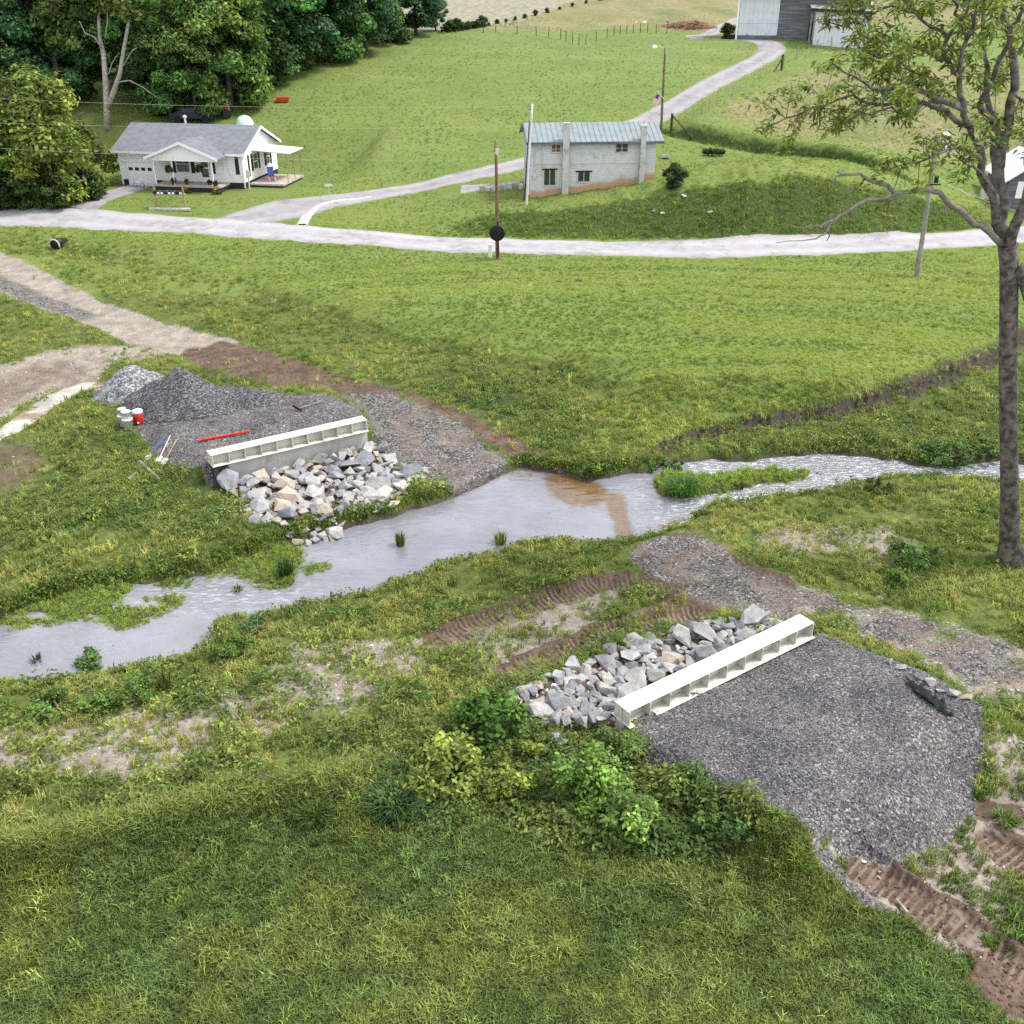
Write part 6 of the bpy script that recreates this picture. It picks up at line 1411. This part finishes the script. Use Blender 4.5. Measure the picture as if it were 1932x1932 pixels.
def scatter(name, label, pts, scl, colr, protos, mat, pick=None, tilt=.12, rs=0):
    """one object: its loose points carry copies of the few plants that its own mesh also holds"""
    r = np.random.default_rng(rs); n = len(pts); np_ = len(protos)
    pick = r.integers(0, np_, n) if pick is None else pick
    V = [np.asarray(pts, float)]; F = []; pid = [pick]; k = n
    for i, (v, f) in enumerate(protos): V.append(np.array(v)); F += [tuple(q + k for q in ff) for ff in f]; pid.append(np.full(len(v), -(i + 1))); k += len(v)
    me = mesh_from(name, np.concatenate(V), F, [mat]); tot = k
    def pad(a, w): return np.concatenate([a, np.zeros((tot - n, w))]) if w > 1 else np.concatenate([a, np.zeros(tot - n)])
    a = me.attributes.new('pid', 'INT', 'POINT'); a.data.foreach_set('value', np.concatenate(pid).astype(np.int32))
    rot = np.stack([r.normal(0, tilt, n), r.normal(0, tilt, n), r.uniform(0, 6.283, n)], -1)
    a = me.attributes.new('rot', 'FLOAT_VECTOR', 'POINT'); a.data.foreach_set('vector', pad(rot, 3).astype(np.float32).ravel()); fattr(me, 'scl', pad(scl, 1)); cattr(me, 'col', pad(colr, 3))
    o = link(bpy.data.objects.new(name, me)); ng = bpy.data.node_groups.new(name, 'GeometryNodeTree'); ng.interface.new_socket('Geometry', in_out='INPUT', socket_type='NodeSocketGeometry'); ng.interface.new_socket('Geometry', in_out='OUTPUT', socket_type='NodeSocketGeometry')
    N, L = ng.nodes, ng.links; gi = N.new('NodeGroupInput'); go = N.new('NodeGroupOutput'); jn = N.new('GeometryNodeJoinGeometry')
    def named(nm, ty): q = N.new('GeometryNodeInputNamedAttribute'); q.data_type = ty; q.inputs['Name'].default_value = nm; return q.outputs['Attribute']
    pidn, rotn, scn = named('pid', 'INT'), named('rot', 'FLOAT_VECTOR'), named('scl', 'FLOAT')
    def eq(v): c = N.new('FunctionNodeCompare'); c.data_type = 'INT'; c.operation = 'EQUAL'; L.new(pidn, c.inputs[2]); c.inputs[3].default_value = v; return c.outputs[0]
    for i in range(np_):
        s1 = N.new('GeometryNodeSeparateGeometry'); L.new(gi.outputs[0], s1.inputs[0]); L.new(eq(i), s1.inputs[1])
        s2 = N.new('GeometryNodeSeparateGeometry'); L.new(gi.outputs[0], s2.inputs[0]); L.new(eq(-(i + 1)), s2.inputs[1])
        iop = N.new('GeometryNodeInstanceOnPoints'); L.new(s1.outputs[0], iop.inputs['Points']); L.new(s2.outputs[0], iop.inputs['Instance']); L.new(rotn, iop.inputs['Rotation']); L.new(scn, iop.inputs['Scale']); L.new(iop.outputs[0], jn.inputs[0])
    L.new(jn.outputs[0], go.inputs[0]); md = o.modifiers.new('scatter', 'NODES'); md.node_group = ng
    print(name, n); return tag(o, label, None, kind='stuff')

def sample(n, y0, y1, seed, x0=-420, x1=2420, power=1.0):
    n = int(n * (x1 - x0) / 2160) if x0 == -420 else n
    r = np.random.default_rng(seed); mx = r.uniform(x0, x1, n); my = y0 + (y1 - y0) * r.random(n) ** power; X, Y = from_map(mx, my); return mx, my, X, Y, r
def bl(A, mx, my): return bil(A, mx, my)
berm_mx = bl
def place(n, y0, y1, seed, dens, roads=True, power=1.0):
    mx, my, X, Y, r = sample(n, y0, y1, seed, power=power); k = r.random(len(mx)) < dens(mx, my, X, Y)
    mx, my, X, Y = mx[k], my[k], X[k], Y[k]
    if roads and y0 < 500: q = off_roads(X, Y); mx, my, X, Y = mx[q], my[q], X[q], Y[q]
    return mx, my, X, Y, np.stack([X, Y, bl(ZG, mx, my)], -1), r
bare = lambda mx, my: np.clip(bl(bareness, mx, my), 0, 1)
def vary(r, base, n, s=.22, h=.10):
    c = np.array(base)[None] * np.exp(r.normal(0, s, (n, 1))); c[:, 0] *= 1 + r.normal(0, h, n); return np.clip(c, .006, .6)
def mixc(a, b, f): return np.array(a)[None] * (1 - f[:, None]) + np.array(b)[None] * f[:, None]
BL = [proto_blades(18, .2, .22, .13, 1), proto_blades(14, .2, .28, .12, 2, flop=.9), proto_blades(20, .2, .17, .14, 3, flop=.5), proto_blades(12, .2, .34, .10, 4, flop=1.0)]
WD = [proto_weed(30, .42, .28, .095, 5), proto_weed(26, .38, .34, .11, 6, .42), proto_weed(36, .5, .2, .075, 7, .6), proto_weed(22, .36, .4, .12, 8, .34)]
# near lawn
mx, my, X, Y, pts, r = place(105000, 1380, 2080, 1, lambda mx, my, X, Y: (1 - bare(mx, my)) * smooth(-.3, .4, np.where(mx < 800, my - (1645 - .205 * mx), my - 1480) / 20) * (.25 + 1.0 * fbm(X / .8, Y / .8, 5)))
f = smooth(.40, .62, fbm(X / 2.2, Y / 2.2, 7)); g = smooth(.45, .65, fbm(X / 1.1, Y / 1.1, 8)); c = mixc((.094, .134, .039), (.146, .168, .047), f); c = c * (1 - .3 * g[:, None]) + np.array([.115, .185, .075]) * .3 * g[:, None]
scatter('lawn_grass', 'rough mown grass of the near lawn', pts, r.uniform(.5, 1.05, len(pts)) * (.55 + .9 * fbm(X / .9, Y / .9, 6)), c * np.exp(r.normal(0, .38, (len(pts), 1))), BL, M['grass_i'], rs=1)
# weeds and grass of the slopes round the creek
dn = lambda mx, my, X, Y: (1 - bare(mx, my)) ** 1.5 * (1 - bl(wetgrass, mx, my)) * smooth(.37, .57, .55 * fbm(X / 1.5, Y / 1.5, 15) + .45 * fbm(X / .45, Y / .45, 16) + .04) * np.where(my < 740, 1 - .92 * bl(field, mx, my), 1) * np.where(mx < 800, my < 1655 - .205 * mx, my < 1500)
mx, my, X, Y, pts, r = place(120000, 430, 1670, 2, dn)
q = bl(lush, mx, my); f = smooth(.38, .62, fbm(X / 2.5, Y / 2.5, 17)); dd = smooth(.1, .5, blur(m_dirt, 40)[0, 0] * 0 + bl(m_dirt, mx, my))
c = mixc((.125, .180, .050), (.235, .265, .080), f); c = c * (1 - .5 * q[:, None]) + np.array([.085, .150, .038]) * .5 * q[:, None]; c = c * (1 - .5 * dd[:, None]) + np.array([.27, .275, .10]) * .5 * dd[:, None]
scatter('bank_weeds', 'low leafy weeds of the creek banks and slopes', pts, r.uniform(.45, 1.0, len(pts)) * (.6 + .75 * q) * np.interp(my, [430, 800, 1200, 1700], [1.15, 1.0, .8, .75]), c * np.exp(r.normal(0, .24, (len(pts), 1))), WD + BL[:2], M['leaf_i'], rs=2)
# rank weeds between the shrubs
mx, my, X, Y, pts, r = place(60000, 1360, 1660, 12, lambda mx, my, X, Y: bl(rank, mx, my) * (1 - bare(mx, my)) * .5)
c = mixc((.085, .140, .040), (.150, .190, .048), smooth(.35, .65, fbm(X / 1.2, Y / 1.2, 77))); scatter('rank_weeds', 'rank leafy weeds between the front shrubs', pts, r.uniform(.7, 1.7, len(pts)) * (.6 + .8 * fbm(X / .7, Y / .7, 78)), c * np.exp(r.normal(0, .3, (len(pts), 1))), WD, M['leaf_i'], rs=12)
mx, my, X, Y, pts, r = place(9000, 700, 1560, 13, lambda mx, my, X, Y: (1 - bare(mx, my)) * (1 - bl(wetgrass, mx, my)) * (1 - bl(field, mx, my)) * smooth(.5, .62, fbm(X / 1.6, Y / 1.6, 87)) * (np.where(mx < 800, my < 1640 - .205 * mx, my < 1480)))
c = mixc((.085, .150, .042), (.20, .235, .055), r.random(len(mx))); scatter('slope_weeds', 'taller leafy weeds dotted over the creek slopes', pts, r.uniform(.8, 1.9, len(pts)), c * np.exp(r.normal(0, .3, (len(pts), 1))), WD, M['leaf_i'], rs=13)
# grass of the slopes
mx, my, X, Y, pts, r = place(90000, 430, 1670, 3, lambda *a: dn(*a) * .8)
f = smooth(.38, .62, fbm(X / 1.8, Y / 1.8, 27)); c = mixc((.140, .185, .058), (.275, .28, .105), f)
scatter('bank_grass', 'tufted grass of the creek banks and slopes', pts, r.uniform(.6, 1.3, len(pts)), c * np.exp(r.normal(0, .22, (len(pts), 1))), BL, M['grass_i'], rs=3)
# tall grass along the berm crest
mx, my, X, Y, r = sample(30000, 1440, 1700, 4, -110, 830); ly = np.interp(mx, [-300, 0, 140, 240, 360, 480, 580, 700, 790, 830], [1690, 1640, 1618, 1597, 1565, 1532, 1515, 1490, 1475, 1470]); k = np.abs(my - ly + 6) < r.normal(0, 22, len(mx)).__abs__() * .9; k &= r.random(len(mx)) < .85
mx, my, X, Y = mx[k], my[k], X[k], Y[k]; pts = np.stack([X, Y, bl(ZG, mx, my)], -1); f = r.random(len(mx)); f = f * (1 - .75 * smooth(-2, 16, my - ly[k])); c = mixc((.085, .130, .034), (.235, .245, .075), f)  # viewer's side darker green: the berm's shading put into the grass colour
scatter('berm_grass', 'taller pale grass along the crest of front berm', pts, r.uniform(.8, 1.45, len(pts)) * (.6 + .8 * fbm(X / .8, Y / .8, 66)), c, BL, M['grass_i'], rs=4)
# mown field
mx, my, X, Y, pts, r = place(70000, 425, 880, 5, lambda mx, my, X, Y: bl(field, mx, my) * (1 - bare(mx, my)) * (.75 + .4 * fbm(X / 3, Y / .7, 35)) * np.where(mx > 300, 1, .5))
f = smooth(.43, .57, .62 * fbm(X / 16, (Y + .010 * (X - 8) ** 2) / .75, 37) + .38 * fbm(X / 9, Y / 7, 38)); c = mixc((.150, .222, .058), (.272, .325, .095), f)
scatter('field_grass', 'mown bright grass of the wide field', pts, r.uniform(.4, .75, len(pts)), c * np.exp(r.normal(0, .12, (len(pts), 1))), [BL[0], BL[2]], M['grass_i'], tilt=.3, rs=5)
# far meadow and verges
mx, my, X, Y, pts, r = place(46000, 30, 470, 6, lambda mx, my, X, Y: (1 - bare(mx, my)) * (1 - .5 * bl(dry, mx, my)) * .8 * (GYtest(X, Y)))  if False else place(46000, 30, 470, 6, lambda mx, my, X, Y: (1 - bare(mx, my)) * (1 - .6 * bl(far_grey, mx, my)) * .8)
f = smooth(.36, .64, fbm(X / 4, Y / 6, 47)); c = mixc((.165, .235, .062), (.27, .315, .095), f); d_ = bl(dry, mx, my)[:, None]; c = c * (1 - .7 * d_) + np.array([.32, .29, .15]) * .7 * d_; l_ = bl(lush, mx, my)[:, None]; c = c * (1 - .7 * l_) + np.array([.075, .115, .032]) * .7 * l_
hk = ((X > -36) & (X < -19) & (Y > 88) & (Y < 101)); keep_ = ~hk
scatter('meadow_grass', 'short grass of the hillside meadow and verges', pts[keep_], (r.uniform(.4, .85, len(pts)) * (1 + 1.4 * l_[:, 0]))[keep_], (c * np.exp(r.normal(0, .12, (len(pts), 1))))[keep_], [BL[0], BL[2]], M['grass_i'], rs=6)
# wet grass mats and island
mx, my, X, Y, pts, r = place(60000, 860, 1340, 7, lambda mx, my, X, Y: smooth(.3, .6, bl(wetgrass, mx, my)), False)
pts[:, 2] = np.maximum(pts[:, 2], .10); f = r.random(len(mx)); c = mixc((.15, .23, .045), (.26, .33, .085), f)
scatter('wet_grass', 'bright flattened grass mats in the creek', pts, r.uniform(.35, .8, len(pts)) * (1 + .6 * bl(isl, mx, my)), c, BL, M['grass_i'], tilt=.8, rs=7)
# fringe along the water
mx, my, X, Y, pts, r = place(160000, 850, 1420, 8, lambda mx, my, X, Y: smooth(.08, .2, bl(m_creek, mx, my)) * (1 - smooth(.38, .52, bl(m_creek, mx, my))) * (1 - bl(gravL, mx, my) * 1.2).clip(0, 1) * .8, False)
kk = pts[:, 2] > .06; pts = pts[kk]; c = vary(r, (.115, .165, .038), len(pts), .3); scatter('shore_grass', 'grass and weeds fringing the creek', pts, r.uniform(.7, 1.5, len(pts)), c, BL + WD[:2], M['grass_i'], rs=8)
# loose stones
def stone_mat():
    t = NT('loose_stone'); return t.fin(t.attr('col', 'INSTANCER', 'Color'), .9, None, .25)
M['stone_i'] = stone_mat(); ST = [proto_stone(s) for s in range(5)]
mx, my, X, Y, pts, r = place(170000, 690, 1700, 9, lambda mx, my, X, Y: np.clip(bl(gravD, mx, my) * .75 + bl(gravL, mx, my) * .6 * (1 - bl(m_creek, mx, my)), 0, 1), False)
g = np.clip(r.normal(.5, .24, len(pts)), .08, 1.2) * (.55 + .9 * fbm(X / 1.8, Y / 1.8, 67)); gl_ = bl(gravL, mx, my); c = (np.array([.17, .168, .18])[None] * (1 - gl_[:, None]) + np.array([.215, .205, .195])[None] * gl_[:, None]) * (.15 + 1.7 * g[:, None])
scatter('loose_gravel', 'crushed stone covering the pads and the ford road', pts + np.array([0, 0, .01]), r.uniform(.03, .062, len(pts)) * (1 + .35 * gl_), np.clip(c, .01, .6), ST, M['stone_i'], tilt=.6, rs=9)
mx, my, X, Y, pts, r = place(26000, 690, 1800, 10, lambda mx, my, X, Y: np.clip(bl(m_dirt, mx, my) - .1, 0, .7) * .26 + .006 * bl(m_soil, mx, my) + .35 * bl(stony, mx, my) + .5 * bl(rip, mx, my), False)
sy = np.maximum(bl(stony, mx, my), bl(rip, mx, my)); c = (np.array([.36, .33, .28])[None] + np.array([.20, .19, .17])[None] * sy[:, None]) * np.exp(r.normal(-.1, .35, (len(pts), 1))); scatter('loose_stones', 'pale stones strewn over bare dirt', pts, np.clip(r.exponential(.035, len(pts)) + .03, 0, .2) * (1 + .5 * sy + 1.3 * bl(rip, mx, my)), np.clip(c, .05, .7), ST, M['stone_i'], tilt=.6, rs=10)
# soil clods
mx, my, X, Y, pts, r = place(40000, 620, 1950, 11, lambda mx, my, X, Y: bl(m_soil, mx, my) * (1 - smooth(.2, .4, bl(m_creek, mx, my))) * .45, False)
c = vary(r, (.090, .063, .047), len(pts), .4); scatter('soil_clods', 'crumbs of turned red brown soil', pts, r.uniform(.04, .14, len(pts)), c, ST, M['stone_i'], tilt=.6, rs=11)
